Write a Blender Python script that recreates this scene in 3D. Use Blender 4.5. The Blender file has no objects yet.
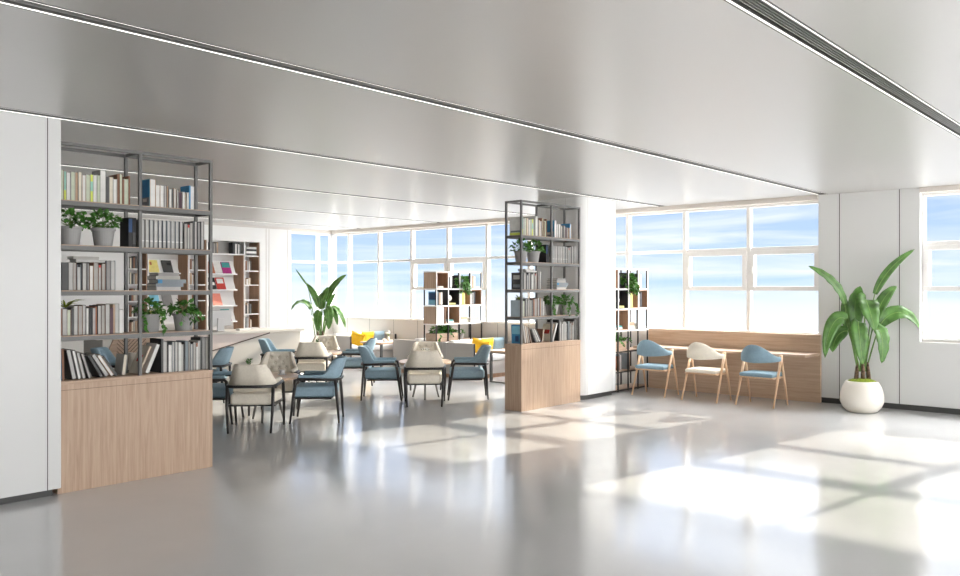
import bpy, bmesh, math, random
from mathutils import Vector, Matrix
random.seed(7)
SC = bpy.context.scene
COL = SC.collection
PI = math.pi

# ------------------------------------------------------------------ camera
cam_d = bpy.data.cameras.new('camera'); cam = bpy.data.objects.new('camera', cam_d); COL.objects.link(cam)
cam.location = (0, 0, 1.6)
HEAD = math.atan2(0.6656, 0.7462)
cam.rotation_euler = (PI/2, 0, HEAD - PI/2)
cam_d.sensor_width = 36; cam_d.lens = 825/960*36
cam_d.clip_start = .05; cam_d.clip_end = 300
SC.camera = cam

# ------------------------------------------------------------------ colour management
SC.view_settings.view_transform = 'Standard'
SC.view_settings.look = 'None'
SC.view_settings.gamma = 1
SC.view_settings.use_curve_mapping = False
SC.view_settings.exposure = 1.27

# ------------------------------------------------------------------ sky
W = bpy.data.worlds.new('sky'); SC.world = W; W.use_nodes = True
nt = W.node_tree; nt.nodes.clear()
def N(tree, typ, **kw):
    n = tree.nodes.new(typ)
    for k, v in kw.items(): setattr(n, k, v)
    return n
def ramp(tree, stops, fac=None, interp='LINEAR'):
    r = N(tree, 'ShaderNodeValToRGB'); r.color_ramp.interpolation = interp
    e = r.color_ramp.elements
    while len(e) < len(stops): e.new(0.5)
    for i, (p, c) in enumerate(stops):
        e[i].position = p; e[i].color = (c[0], c[1], c[2], 1) if len(c) == 3 else c
    if fac is not None: tree.links.new(fac, r.inputs[0])
    return r
REAR_FILL = 1.95
tc = N(nt, 'ShaderNodeTexCoord')
sep = N(nt, 'ShaderNodeSeparateXYZ'); nt.links.new(tc.outputs['Generated'], sep.inputs[0])
mr = N(nt, 'ShaderNodeMapRange'); mr.inputs[1].default_value = -0.08; mr.inputs[2].default_value = 0.12
nt.links.new(sep.outputs[2], mr.inputs[0])
base = ramp(nt, [(.10, (1.05, 1.05, 1.05)), (.29, (.92, .97, 1.0)), (.44, (.58, .77, 1.0)), (.62, (.55, .72, 1.0)), (1, (.45, .61, .95))], mr.outputs[0])
mp = N(nt, 'ShaderNodeMapping'); mp.inputs['Scale'].default_value = (2.2, 2.2, 26); mp.inputs['Location'].default_value = (.3, 1.7, .4)
nt.links.new(tc.outputs['Generated'], mp.inputs[0])
nz = N(nt, 'ShaderNodeTexNoise'); nz.inputs['Scale'].default_value = 1.5; nz.inputs['Detail'].default_value = 7; nz.inputs['Roughness'].default_value = .55
nz.inputs['Distortion'].default_value = .6
nt.links.new(mp.outputs[0], nz.inputs['Vector'])
cl = ramp(nt, [(.41, (0, 0, 0)), (.68, (1, 1, 1))], nz.outputs['Fac'])
mx = N(nt, 'ShaderNodeMix', data_type='RGBA'); nt.links.new(cl.outputs[0], mx.inputs['Factor'])
nt.links.new(base.outputs[0], mx.inputs['A']); mx.inputs['B'].default_value = (.95, .98, 1.0, 1)
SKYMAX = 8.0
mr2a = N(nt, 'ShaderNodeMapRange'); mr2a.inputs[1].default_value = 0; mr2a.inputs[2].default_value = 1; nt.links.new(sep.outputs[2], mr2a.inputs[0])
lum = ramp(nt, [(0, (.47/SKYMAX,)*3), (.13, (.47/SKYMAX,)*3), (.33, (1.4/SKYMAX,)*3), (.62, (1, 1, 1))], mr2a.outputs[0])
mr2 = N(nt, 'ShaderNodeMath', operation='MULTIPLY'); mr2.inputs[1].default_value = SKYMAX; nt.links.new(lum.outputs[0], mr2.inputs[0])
mr3 = N(nt, 'ShaderNodeMapRange'); mr3.inputs[1].default_value = .05; mr3.inputs[2].default_value = -.6   # extra sky brightness added behind the camera to fill the room
mr3.inputs[3].default_value = 0.0; mr3.inputs[4].default_value = REAR_FILL
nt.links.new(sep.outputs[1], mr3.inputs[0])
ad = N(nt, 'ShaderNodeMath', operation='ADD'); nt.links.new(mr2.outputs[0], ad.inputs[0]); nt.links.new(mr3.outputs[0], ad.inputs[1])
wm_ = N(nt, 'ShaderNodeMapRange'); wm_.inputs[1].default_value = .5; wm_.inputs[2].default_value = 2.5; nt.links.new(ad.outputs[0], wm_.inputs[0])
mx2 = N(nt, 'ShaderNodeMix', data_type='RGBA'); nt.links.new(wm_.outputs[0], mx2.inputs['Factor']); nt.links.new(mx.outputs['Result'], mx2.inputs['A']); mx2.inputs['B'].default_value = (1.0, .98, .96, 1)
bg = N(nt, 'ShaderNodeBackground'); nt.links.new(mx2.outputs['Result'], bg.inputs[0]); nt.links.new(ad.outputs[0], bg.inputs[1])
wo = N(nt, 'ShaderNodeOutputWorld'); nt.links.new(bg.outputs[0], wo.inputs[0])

# ------------------------------------------------------------------ sun
sl = bpy.data.lights.new('sun', 'SUN'); sl.energy = 3.3; sl.angle = math.radians(.9); sl.color = (1.0, .90, .74)
sun = bpy.data.objects.new('sun', sl); COL.objects.link(sun)
sun.rotation_euler = Vector((-2.15, .32, -.93)).to_track_quat('-Z', 'Y').to_euler()
sun.location = (20, 2, 9)
LED = 0.55

# ------------------------------------------------------------------ materials
def mat(name, col, rough=.5, metal=0, spec=.5, bump=0, bscale=200, noise=0, nscale=8, coat=0, emis=0, sss=0):
    m = bpy.data.materials.new(name); m.use_nodes = True
    t = m.node_tree; b = t.nodes['Principled BSDF']
    b.inputs['Base Color'].default_value = (*col, 1); b.inputs['Roughness'].default_value = rough
    b.inputs['Metallic'].default_value = metal; b.inputs['Specular IOR Level'].default_value = spec
    if coat: b.inputs['Coat Weight'].default_value = coat; b.inputs['Coat Roughness'].default_value = .08
    if emis:
        b.inputs['Emission Color'].default_value = (*col, 1); b.inputs['Emission Strength'].default_value = emis
    if noise or bump:
        tcn = N(t, 'ShaderNodeTexCoord')
    if noise:
        n = N(t, 'ShaderNodeTexNoise'); n.inputs['Scale'].default_value = nscale; n.inputs['Detail'].default_value = 5
        t.links.new(tcn.outputs['Object'], n.inputs['Vector'])
        lo = tuple(max(0, c*(1-noise)) for c in col); hi = tuple(min(1, c*(1+noise)) for c in col)
        r = ramp(t, [(.3, lo), (.7, hi)], n.outputs['Fac']); t.links.new(r.outputs[0], b.inputs['Base Color'])
    if bump:
        n2 = N(t, 'ShaderNodeTexNoise'); n2.inputs['Scale'].default_value = bscale; n2.inputs['Detail'].default_value = 2
        t.links.new(tcn.outputs['Object'], n2.inputs['Vector'])
        bp = N(t, 'ShaderNodeBump'); bp.inputs['Strength'].default_value = bump; bp.inputs['Distance'].default_value = .004
        t.links.new(n2.outputs['Fac'], bp.inputs['Height']); t.links.new(bp.outputs[0], b.inputs['Normal'])
    return m
def wood(name, c0, c1, c2, axis='Z', rough=.45, scale=1.0):
    m = bpy.data.materials.new(name); m.use_nodes = True
    t = m.node_tree; b = t.nodes['Principled BSDF']; b.inputs['Roughness'].default_value = rough
    tcn = N(t, 'ShaderNodeTexCoord'); mpn = N(t, 'ShaderNodeMapping')
    s = {'Z': (26, 26, 1.1), 'X': (1.1, 26, 26), 'Y': (26, 1.1, 26)}[axis]
    mpn.inputs['Scale'].default_value = tuple(v*scale for v in s)
    t.links.new(tcn.outputs['Object'], mpn.inputs[0])
    n = N(t, 'ShaderNodeTexNoise'); n.inputs['Scale'].default_value = 1.6; n.inputs['Detail'].default_value = 8; n.inputs['Roughness'].default_value = .65; n.inputs['Distortion'].default_value = .4
    t.links.new(mpn.outputs[0], n.inputs['Vector'])
    r = ramp(t, [(.28, c0), (.5, c1), (.74, c2)], n.outputs['Fac'])
    t.links.new(r.outputs[0], b.inputs['Base Color'])
    bp = N(t, 'ShaderNodeBump'); bp.inputs['Strength'].default_value = .12; bp.inputs['Distance'].default_value = .002
    t.links.new(n.outputs['Fac'], bp.inputs['Height']); t.links.new(bp.outputs[0], b.inputs['Normal'])
    return m
M = {}
M['floor'] = mat('polished_grey_floor', (.62, .62, .62), .14, spec=.5, noise=.02, nscale=2)
M['floor'].node_tree.nodes['Principled BSDF'].inputs['IOR'].default_value = 2.4
M['ceil'] = mat('satin_ceiling', (.60, .59, .58), .34, metal=.45, spec=.5)
M['ceil'].node_tree.nodes['Principled BSDF'].inputs['IOR'].default_value = 2.0
M['wall'] = mat('white_wall', (.80, .80, .79), .35, spec=.4)
M['panel'] = mat('satin_wall_panel', (.72, .72, .71), .30, spec=.5)
M['lowwall'] = mat('grey_beige_wall', (.62, .59, .56), .5)
M['seam'] = mat('dark_seam', (.05, .05, .05), .6)
M['kick'] = mat('dark_kickboard', (.06, .06, .058), .5)
M['frame'] = mat('window_frame_white', (.88, .865, .84), .4)
M['pelmet'] = mat('pelmet_beige', (.66, .61, .56), .5)
M['metal'] = mat('grey_metal', (.15, .148, .143), .45, spec=.5)
M['dark'] = mat('dark_bronze_metal', (.045, .042, .042), .38, metal=.4)
M['led'] = mat('led_diffuser', (1, .97, .93), .5, emis=LED)
M['vent'] = mat('vent_dark', (.10, .10, .095), .5)
M['blade'] = mat('vent_blade', (.30, .30, .29), .4, metal=.5)
oak = ((.385, .26, .175), (.49, .345, .245), (.58, .43, .315))
M['oak'] = wood('oak_upright', *oak, axis='Z')
M['oakX'] = wood('oak_lengthwise', *oak, axis='X')
M['oakY'] = wood('oak_crosswise', (.40, .27, .18), (.50, .355, .25), (.58, .42, .31), axis='Y')
M['walnut'] = wood('warm_wood', (.30, .17, .10), (.40, .24, .15), (.48, .30, .20), axis='Z')
M['ash'] = wood('pale_ash', (.58, .36, .21), (.68, .45, .28), (.75, .52, .34), axis='Z', rough=.35)
M['tabletop'] = wood('table_wood', (.50, .32, .20), (.62, .42, .28), (.70, .50, .34), axis='X', rough=.35)
M['chairblue'] = mat('blue_chair_fabric', (.24, .35, .42), .85, bump=.35, bscale=260, noise=.06, nscale=40, spec=.25)
M['blue'] = mat('blue_fabric', (.32, .445, .53), .85, bump=.35, bscale=260, noise=.06, nscale=40, spec=.25)
M['cream'] = mat('cream_fabric', (.89, .82, .70), .85, bump=.35, bscale=260, noise=.04, nscale=40, spec=.25)
M['yellow'] = mat('yellow_fabric', (.80, .47, .03), .85, bump=.3, bscale=240, noise=.06, nscale=30, spec=.2)
M['greyfab'] = mat('grey_upholstery', (.50, .47, .445), .8, bump=.2, bscale=240, spec=.25)
M['whitefab'] = mat('white_upholstery', (.74, .73, .72), .8, bump=.2, bscale=240, spec=.25)
M['leaf'] = mat('broad_leaf', (.078, .19, .034), .36, noise=.45, nscale=9, spec=.5)
M['midrib'] = mat('leaf_midrib', (.22, .36, .09), .45)
M['stalk'] = mat('stalk_green', (.12, .22, .05), .5, noise=.3, nscale=20)
M['bark'] = mat('fibrous_bark', (.12, .075, .045), .9, noise=.75, nscale=35, bump=.6, bscale=50)
M['ivy'] = mat('ivy_leaf', (.065, .20, .03), .45, noise=.5, nscale=30)
M['moss'] = mat('moss', (.23, .30, .02), .95, noise=.5, nscale=60, bump=1, bscale=90)
M['soil'] = mat('soil', (.06, .04, .03), .95, noise=.4, nscale=50)
M['pot'] = mat('grey_pot', (.33, .325, .315), .55)
M['ceramic'] = mat('cream_ceramic', (.86, .81, .72), .28, coat=.3)
M['white'] = mat('white_lacquer', (.82, .81, .80), .35)
M['desk'] = mat('warm_white_desk', (.76, .72, .66), .4)
M['pink'] = mat('pale_pink_inlay', (.80, .70, .66), .45)
M['chevd'] = mat('chevron_groove', (.10, .065, .045), .6)
M['page'] = mat('paper_pages', (.66, .645, .60), .8, noise=.05, nscale=120)
M['alu'] = mat('silver_computer', (.66, .66, .67), .3)
M['logo'] = mat('grey_mark', (.35, .35, .36), .3)
M['screen'] = mat('black_screen', (.02, .02, .02), .15)
M['petal'] = mat('white_petal', (.85, .84, .78), .6)
def glass_mat(name, tint=(1, 1, 1)):
    m = bpy.data.materials.new(name); m.use_nodes = True; t = m.node_tree; t.nodes.clear()
    o = N(t, 'ShaderNodeOutputMaterial'); mixn = N(t, 'ShaderNodeMixShader'); tr = N(t, 'ShaderNodeBsdfTransparent'); gl = N(t, 'ShaderNodeBsdfGlossy')
    tr.inputs[0].default_value = (*tint, 1); gl.inputs['Roughness'].default_value = .02
    fr = N(t, 'ShaderNodeFresnel'); fr.inputs[0].default_value = 1.25
    ge = N(t, 'ShaderNodeNewGeometry'); sb = N(t, 'ShaderNodeMath', operation='SUBTRACT'); sb.inputs[0].default_value = 1; t.links.new(ge.outputs['Backfacing'], sb.inputs[1])
    mu = N(t, 'ShaderNodeMath', operation='MULTIPLY'); t.links.new(fr.outputs[0], mu.inputs[0]); t.links.new(sb.outputs[0], mu.inputs[1])
    t.links.new(mu.outputs[0], mixn.inputs[0]); t.links.new(tr.outputs[0], mixn.inputs[1]); t.links.new(gl.outputs[0], mixn.inputs[2]); t.links.new(mixn.outputs[0], o.inputs[0])
    return m
M['glass'] = glass_mat('window_glass', (.97, .985, 1))
M['vase'] = glass_mat('vase_glass', (.93, .97, .97))
BOOKC = {}
RB = random.Random(3)
FORE = {'pale grey': ['mid grey', 'charcoal', 'warm grey', 'slate', 'pale grey'], 'white': ['white', 'pale grey', 'mid grey', 'tan'], 'warm grey': ['charcoal', 'mid grey', 'brown'],
        'pale green': ['mid grey', 'brown', 'warm grey', 'pale green'], 'cream': ['brown', 'tan', 'warm grey'], 'mid grey': ['charcoal', 'black', 'mid grey']}
STUFF = None
def bookmat(name, col):
    if name not in BOOKC: BOOKC[name] = mat('cover_' + name.replace(' ', '_'), col, .55, noise=.08, nscale=14)
    return BOOKC[name]
COLS = {'pale grey': (.50, .49, .47), 'white': (.74, .73, .70), 'warm grey': (.40, .38, .35), 'mid grey': (.29, .28, .27), 'charcoal': (.075, .075, .075), 'black': (.02, .02, .022),
        'pale green': (.55, .60, .47), 'mint': (.35, .66, .55), 'lime': (.70, .78, .14), 'brown': (.22, .10, .055), 'tan': (.48, .33, .22), 'navy': (.02, .06, .16),
        'blue': (.05, .24, .46), 'sky blue': (.22, .52, .66), 'red': (.55, .045, .03), 'orange': (.55, .20, .08), 'yellow': (.83, .60, .08), 'lemon': (.86, .74, .25),
        'magenta': (.42, .02, .20), 'teal': (.06, .36, .34), 'salmon': (.80, .27, .20), 'cream': (.72, .66, .54), 'rust': (.38, .13, .06), 'slate': (.22, .25, .27), 'plum': (.10, .05, .07), 'pale blue': (.50, .60, .66)}
def bm_(c): return bookmat(c, COLS[c])

# ------------------------------------------------------------------ mesh helpers
class MB:
    def __init__(s): s.v = []; s.f = []; s.m = []; s.k = 0
    def mi(s, k): s.k = k; return s
    def add(s, vs, fs):
        o = len(s.v); s.v += [tuple(v) for v in vs]
        for f in fs: s.f.append(tuple(i + o for i in f)); s.m.append(s.k)
        return s
    def box(s, x0, x1, y0, y1, z0, z1):
        vs = [(x, y, z) for z in (z0, z1) for y in (y0, y1) for x in (x0, x1)]
        return s.add(vs, [(0, 2, 3, 1), (4, 5, 7, 6), (0, 1, 5, 4), (2, 6, 7, 3), (0, 4, 6, 2), (1, 3, 7, 5)])
    def prism(s, poly, z0, z1):   # poly ccw in xy
        n = len(poly); vs = [(x, y, z0) for x, y in poly] + [(x, y, z1) for x, y in poly]
        fs = [tuple(reversed(range(n))), tuple(range(n, 2*n))] + [(i, (i+1) % n, n + (i+1) % n, n + i) for i in range(n)]
        return s.add(vs, fs)
    def prismY(s, poly, y0, y1):  # poly in xz
        n = len(poly); vs = [(x, y0, z) for x, z in poly] + [(x, y1, z) for x, z in poly]
        fs = [tuple(range(n)), tuple(reversed(range(n, 2*n)))] + [((i+1) % n, i, n + i, n + (i+1) % n) for i in range(n)]
        return s.add(vs, fs)
    def tube(s, pts, r, n=8, cap=True):
        pts = [Vector(p) for p in pts]; rs = r if isinstance(r, (list, tuple)) else [r]*len(pts)
        rings = []
        ref = None
        for i, p in enumerate(pts):
            d = (pts[min(i+1, len(pts)-1)] - pts[max(i-1, 0)]).normalized()
            if ref is None: ref = d.orthogonal().normalized()
            ref = (ref - d*ref.dot(d)).normalized(); b = d.cross(ref)
            rings.append([p + (ref*math.cos(2*PI*k/n) + b*math.sin(2*PI*k/n))*rs[i] for k in range(n)])
        return s.loft(rings, cap)
    def loft(s, rings, cap=True, closed=True):
        n = len(rings[0]); vs = [v for r in rings for v in r]; fs = []
        for i in range(len(rings)-1):
            for k in range(n if closed else n-1):
                a = i*n + k; b = i*n + (k+1) % n; fs.append((a, b, b+n, a+n))
        if cap and closed: fs.append(tuple(reversed(range(n)))); fs.append(tuple(range((len(rings)-1)*n, len(rings)*n)))
        return s.add(vs, fs)
    def lathe(s, prof, n=28, c=(0, 0), cap=True):
        rings = [[(c[0] + r*math.cos(2*PI*k/n), c[1] + r*math.sin(2*PI*k/n), z) for k in range(n)] for r, z in prof]
        return s.loft(rings, cap)
    def ball(s, c, r, n=8, m=5, sq=(1, 1, 1)):
        prof = [(max(1e-4, math.sin(PI*i/m)), -math.cos(PI*i/m)) for i in range(m+1)]
        return s.loft([[(c[0] + q*r*sq[0]*math.cos(2*PI*k/n), c[1] + q*r*sq[1]*math.sin(2*PI*k/n), c[2] + z*r*sq[2]) for k in range(n)] for q, z in prof])
    def build(s, name, mats, parent=None, bevel=0, seg=2, smooth=False, sub=0, loc=None, rot=None, xf=None):
        me = bpy.data.meshes.new(name); vs = s.v
        if xf is not None: vs = [tuple(xf @ Vector(v)) for v in vs]
        me.from_pydata(vs, [], s.f)
        if not isinstance(mats, (list, tuple)): mats = [mats]
        for m in mats: me.materials.append(m)
        me.polygons.foreach_set('material_index', s.m)
        bm = bmesh.new(); bm.from_mesh(me); bmesh.ops.recalc_face_normals(bm, faces=bm.faces); bm.to_mesh(me); bm.free()
        if smooth: me.polygons.foreach_set('use_smooth', [True]*len(me.polygons))
        o = bpy.data.objects.new(name, me); COL.objects.link(o)
        if parent: o.parent = parent
        if loc: o.location = loc
        if rot: o.rotation_euler = rot
        if bevel:
            b = o.modifiers.new('edge', 'BEVEL'); b.width = bevel; b.segments = seg; b.limit_method = 'ANGLE'; b.angle_limit = .6
            b.harden_normals = False
        if sub:
            u = o.modifiers.new('smooth', 'SUBSURF'); u.levels = sub; u.render_levels = sub
        return o
def bx(*a): return MB().box(*a)
def tag(o, label=None, cat=None, group=None, kind=None):
    if label: o['label'] = label
    if cat: o['category'] = cat
    if group: o['group'] = group
    if kind: o['kind'] = kind
    return o
def empty(name, loc=(0, 0, 0), rz=0, label=None, cat=None, group=None, kind=None):
    o = bpy.data.objects.new(name, None); COL.objects.link(o); o.location = loc; o.rotation_euler = (0, 0, rz); o.empty_display_size = .1
    return tag(o, label, cat, group, kind)
def dup(root, loc, rz=0, label=None):
    r = root.copy(); COL.objects.link(r); r.location = loc; r.rotation_euler = (0, 0, rz)
    if label: r['label'] = label
    for ch in list(root.children):
        c = ch.copy(); COL.objects.link(c); c.parent = r
        for g in list(ch.children):
            d = g.copy(); COL.objects.link(d); d.parent = c
    return r
def st(o): o['kind'] = 'structure'; return o
def setmats(root, m0, m1):
    for c in root.children:
        for sl_ in c.material_slots:
            if sl_.material == m0: sl_.link = 'OBJECT'; sl_.material = m1

# ================================================================== SETTING
XW = 11.88      # inner plane of the window wall
YB = 14.87      # back wall
H = 2.9
X0, YF = -5.0, -7.0
st(bx(X0-.2, XW+.12, YF, 15.4, -.12, 0).build('floor', M['floor']))
VY = [-3.385, -.9, 1.585, 4.07, 6.575, 9.06, 11.53, 14.0]
VW = .075
c = MB(); ys = [YF] + [v for y in VY for v in (y-VW, y+VW)] + [15.4]
for i in range(0, len(ys), 2): c.box(X0-.2, XW+.12, ys[i], ys[i+1], H, H+.12)
for y in VY: c.box(X0-.2, XW+.12, y-VW, y+VW, H+.10, H+.12); c.box(11.72, XW+.12, y-VW, y+VW, H, H+.12)
st(c.build('ceiling', M['ceil']))

# linear air vents with a light line along both edges
def vent(y, label):
    e = empty('linear_air_vent', (3.4, y, H), 0, label, 'ceiling vent', 'linear ceiling vents')
    L = 8.31
    MB().box(-L, L, -.073, .073, .07, .09).box(-L, L, -.073, -.066, -.002, .09).box(-L, L, .066, .073, -.002, .09).box(L-.006, L, -.066, .066, -.002, .09).build('housing', M['vent'], e)
    for k in range(5):
        yy = -.036 + k*.018
        MB().box(-L, L-.01, yy-.003, yy+.003, .012, .05).build('louvre_blade', M['blade'], e)
    for s in (-1, 1):
        bx(-L, L-.007, s*.061-.0045, s*.061+.0045, -.0012, .003).build('light_strip', M['led'], e)
    return e
names = ['ceiling vent behind the viewpoint, second line out', 'ceiling vent just behind the viewpoint over open floor', 'widest-looking ceiling vent, crossing the upper right corner of the photo',
         'long ceiling vent crossing the photo from its upper left corner', 'ceiling vent running just in front of both tall bookcases', 'first ceiling vent beyond the tall bookcases, over the near armchairs',
         'second ceiling vent beyond the tall bookcases, over the far armchairs', 'last ceiling vent, nearest the back wall above the reception desk']
for y, l in list(zip(VY, names))[2:]: vent(y, l)

# ---- walls outside the picture: glazed rear, plain side
st(MB().box(X0-.2, X0, YF, 15.4, 0, H).build('wall_side', M['wall']))
# ---- left wall block ahead of the bookcase, rounded end
def rounded(x0, x1, y0, y1, r, corners):   # ccw poly; corners rounded among 'fl','fr','br','bl' (front = low y)
    P = []
    for name, cx, cy, a0 in (('fl', x0, y0, PI), ('fr', x1, y0, 1.5*PI), ('br', x1, y1, 0), ('bl', x0, y1, .5*PI)):
        if name in corners:
            ox = cx + (r if cx == x0 else -r); oy = cy + (r if cy == y0 else -r)
            P += [(ox + r*math.cos(a0 + PI/2*k/8), oy + r*math.sin(a0 + PI/2*k/8)) for k in range(9)]
        else: P.append((cx, cy))
    return P
wl = empty('wall_left', (0, 0, 0), kind='structure')
MB().prism(rounded(X0, 2.607, 6.655, 6.697, .02, ('fr',)), .055, H).prism([(X0, 6.697), (2.586, 6.697), (2.586, 7.25), (X0, 7.25)], .055, H).build('wall_block', M['panel'], wl)
bx(X0, 2.55, 6.69, 7.22, 0, .055).build('kickboard', M['kick'], wl)
bx(2.499, 2.505, 6.6535, 6.66, .055, H).build('seam', M['seam'], wl)
# ---- middle column
wm = empty('wall_middle', (0, 0, 0), kind='structure')
MB().prism(rounded(9.69, 10.565, 6.705, 7.5, .13, ('fl',)), .07, H).build('column_cladding', M['wall'], wm)
MB().prism(rounded(9.73, 10.53, 6.75, 7.46, .1, ('fl',)), 0, .07).build('kickboard', M['kick'], wm)
for x in (9.83, 10.47): bx(x-.002, x+.002, 6.7035, 6.71, .07, H).build('seam', M['lowwall'], wm)
bx(9.6885, 9.692, 6.99, 6.996, .07, H).build('seam', M['lowwall'], wm)

# ---- window wall (x = XW)
MUL = [4.15, 5.22, 6.27, 7.31, 8.36, 9.40, 10.43, 11.47, 12.52, 13.55, 14.56]
def window(name, segs, casements, y_lo, y_hi, along='Y', plane=XW):
    """segs: mullion centres from y_lo to y_hi."""
    w = empty(name, (0, 0, 0), kind='structure')
    def put(mb_boxes, nm, m, par=None, bevel=.004):
        b = MB()
        for a0, a1, d0, d1, z0, z1 in mb_boxes:
            if along == 'Y': b.box(plane+d0, plane+d1, a0, a1, z0, z1)
            else: b.box(a0, a1, plane+d0, plane+d1, z0, z1)
        return b.build(nm, m, par or w, bevel=bevel)
    edges = [y_lo] + segs + [y_hi]
    bars = []
    for s in segs: bars.append((s-.03, s+.03, 0, .085, .95, 2.82))
    bars.append((y_lo, y_lo+.03, 0, .10, .95, 2.82)); bars.append((y_hi-.03, y_hi, 0, .10, .95, 2.82))
    bars.append((y_lo, y_hi, -.015, .10, .93, .965)); bars.append((y_lo, y_hi, .01, .10, 2.80, 2.84))
    put(bars, 'frame', M['frame'])
    tr = []
    for a, b in zip(edges[:-1], edges[1:]): tr.append((a+.03, b-.03, .012, .09, 2.155, 2.205))
    put(tr, 'transom', M['frame'])
    put([(y_lo, y_hi, -.14, .10, 2.835, 2.90)], 'pelmet', M['pelmet'])
    for i, (a, b) in enumerate(zip(edges[:-1], edges[1:])):
        a2, b2 = a+.03, b-.03
        put([(a2, b2, .055, .062, 2.205, 2.80)], 'pane', M['glass'], bevel=0)
        if i in casements:
            z0, z1, t = 1.56, 2.155, .062
            cs = put([(a2-.01, b2+.01, -.012, .08, z0, z0+t), (a2-.01, b2+.01, -.012, .08, z1-t, z1), (a2-.01, a2+t, -.012, .08, z0+t, z1-t), (b2-t, b2+.01, -.012, .08, z0+t, z1-t)], 'casement', M['frame'])
            put([(a2+t, b2-t, .03, .037, z0+t, z1-t)], 'casement_pane', M['glass'], cs, 0)
            put([(b2-.045, b2-.028, -.03, -.012, z0+.26, z0+.36)], 'casement_handle', M['frame'], cs, .004)
            put([(a2, b2, .055, .062, .965, z0)], 'pane', M['glass'], bevel=0)
        else:
            put([(a2, b2, .055, .062, .965, 2.155)], 'pane', M['glass'], bevel=0)
    return w
window('window_1', [y for y in (-6.1, -5.05, -4.0, -2.95, -1.9, -.85, .19, 1.24)], [7, 8], YF, 2.864)
window('window_2', MUL[1:], [0, 1, 6, 7], 4.155, 15.15)
window('window_3', [11.51], [], 10.6, XW, along='X', plane=15.15)
window('window_4_fill', [X0 + 1.1*k for k in range(1, 15)], [], X0, XW, along='X', plane=YF-.1)  # unseen rear glazing, added to let more sky light into the room
lw = empty('wall_right', (0, 0, 0), kind='structure')
MB().box(XW+.0, XW+.12, 4.155, 15.25, 0, .93).box(XW, XW+.12, YF, 2.864, 0, .93).build('low_wall', M['lowwall'], lw)
for y in (7.9, 8.65, 9.4, 10.15, 10.9, 11.6, 12.33, 13.06, 13.84, 14.6): bx(XW-.0015, XW+.01, y-.004, y+.004, .0, .93).build('seam', M['metal'], lw)
pr = empty('wall_pier', (0, 0, 0), kind='structure')
bx(11.78, XW+.12, 2.864, 4.155, .075, H).build('pier_panel', M['panel'], pr)
bx(11.78, XW, YF, 2.864, .075, .90).build('low_panel', M['panel'], pr)
bx(11.80, XW+.12, YF, 4.155, 0, .075).build('kickboard', M['kick'], pr)
for y in (3.871, 3.109): bx(11.7785, 11.79, y-.005, y+.005, .075, H).build('seam', M['seam'], pr)
bx(11.7785, 11.79, 1.7-.004, 1.7+.004, .075, .9).build('seam', M['seam'], pr)
# ---- back wall with the shelf niche
NX0, NX1, NZ = 6.98, 9.80, 2.58
wb = empty('wall_back', (0, 0, 0), kind='structure')
MB().box(X0, NX0, YB, 15.35, 0, H).box(NX1, 10.56, YB, 15.35, 0, H).box(NX0, NX1, YB, 15.35, NZ, H).box(NX0, NX1, 15.27, 15.35, 0, NZ).build('wall_face', M['wall'], wb)
MB().box(10.56, XW, 15.12, 15.27, 0, .93).build('low_wall', M['lowwall'], wb)
bx(11.05, 11.058, 15.118, 15.13, 0, .93).build('seam', M['metal'], wb)
for x in (9.93, 10.0, 10.47): bx(x-.006, x+.006, YB-.004, YB+.01, 0, H-.06).build('seam', M['lowwall'], wb)
bx(X0, 10.56, YB-.02, YB+.01, H-.05, H).build('cornice', M['lowwall'], wb)

# ================================================================== BOOKS
ORD = 'zeroth first second third fourth fifth sixth seventh eighth ninth tenth eleventh twelfth thirteenth fourteenth fifteenth sixteenth seventeenth eighteenth nineteenth twentieth'.split()
def book(x, y, z, w, h, d, colname, label, group, tilt=0, rz=0, lying=False, name='book', art=None, band=None):
    """standing: spine faces -Y at local y=0; x is the centre of its foot. lying: w along x is the book's length, h its thickness."""
    cv = bm_(colname); b = MB()
    if lying:   # spine toward the viewer
        t = min(.004, h*.2)
        b.box(-w/2, w/2, 0, d, 0, t).box(-w/2, w/2, 0, d, h-t, h).box(-w/2, w/2, 0, t, t, h-t)
        b.mi(1).box(-w/2+.004, w/2-.004, t, d-.004, t, h-t)
    else:
        t = min(.003, w*.2)
        b.box(-w/2, -w/2+t, 0, d, 0, h).box(w/2-t, w/2, 0, d, 0, h).box(-w/2+t, w/2-t, 0, t, 0, h)
        b.mi(1).box(-w/2+t, w/2-t, t, d-.004, .003, h-.003)
    mats = [cv, M['page']]
    if not lying and colname in FORE:
        b = MB(); t = min(.0028, w*.16)
        b.box(-w/2, -w/2+t, -.003, d, 0, h).box(w/2-t, w/2, -.003, d, 0, h).box(-w/2+t, w/2-t, d-t, d, 0, h)
        b.mi(1).box(-w/2+t, w/2-t, .0015, d-t, .003, h-.004)
        mats = [bm_(RB.choice(FORE[colname])), cv]
    if band:
        mats.append(bm_(band[0])); b.mi(2)
        for f0, f1 in band[1:]:
            if lying: b.box(-w/2 + w*f0, -w/2 + w*f1, -.0008, .001, .001, h-.001)
            else: b.box(-w/2, w/2, -.0008, .001, h*f0, h*f1)
    if art:     # printed cover on the -X side
        for q, (cname, y0, y1, z0, z1) in enumerate(art):
            mats.append(bm_(cname)); b.mi(len(mats)-1).box(-w/2-.0008*(q+1), -w/2+.001, d*y0, d*y1, h*z0, h*z1)
    if STUFF is not None and name == 'book':
        STUFF.append((b, mats, (x, y, z))); return None
    o = b.build(name, mats, None, loc=(x, y, z))
    o.rotation_euler = (0, tilt, rz)
    return tag(o, label, 'book' if name == 'book' else 'magazine', group)

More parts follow.
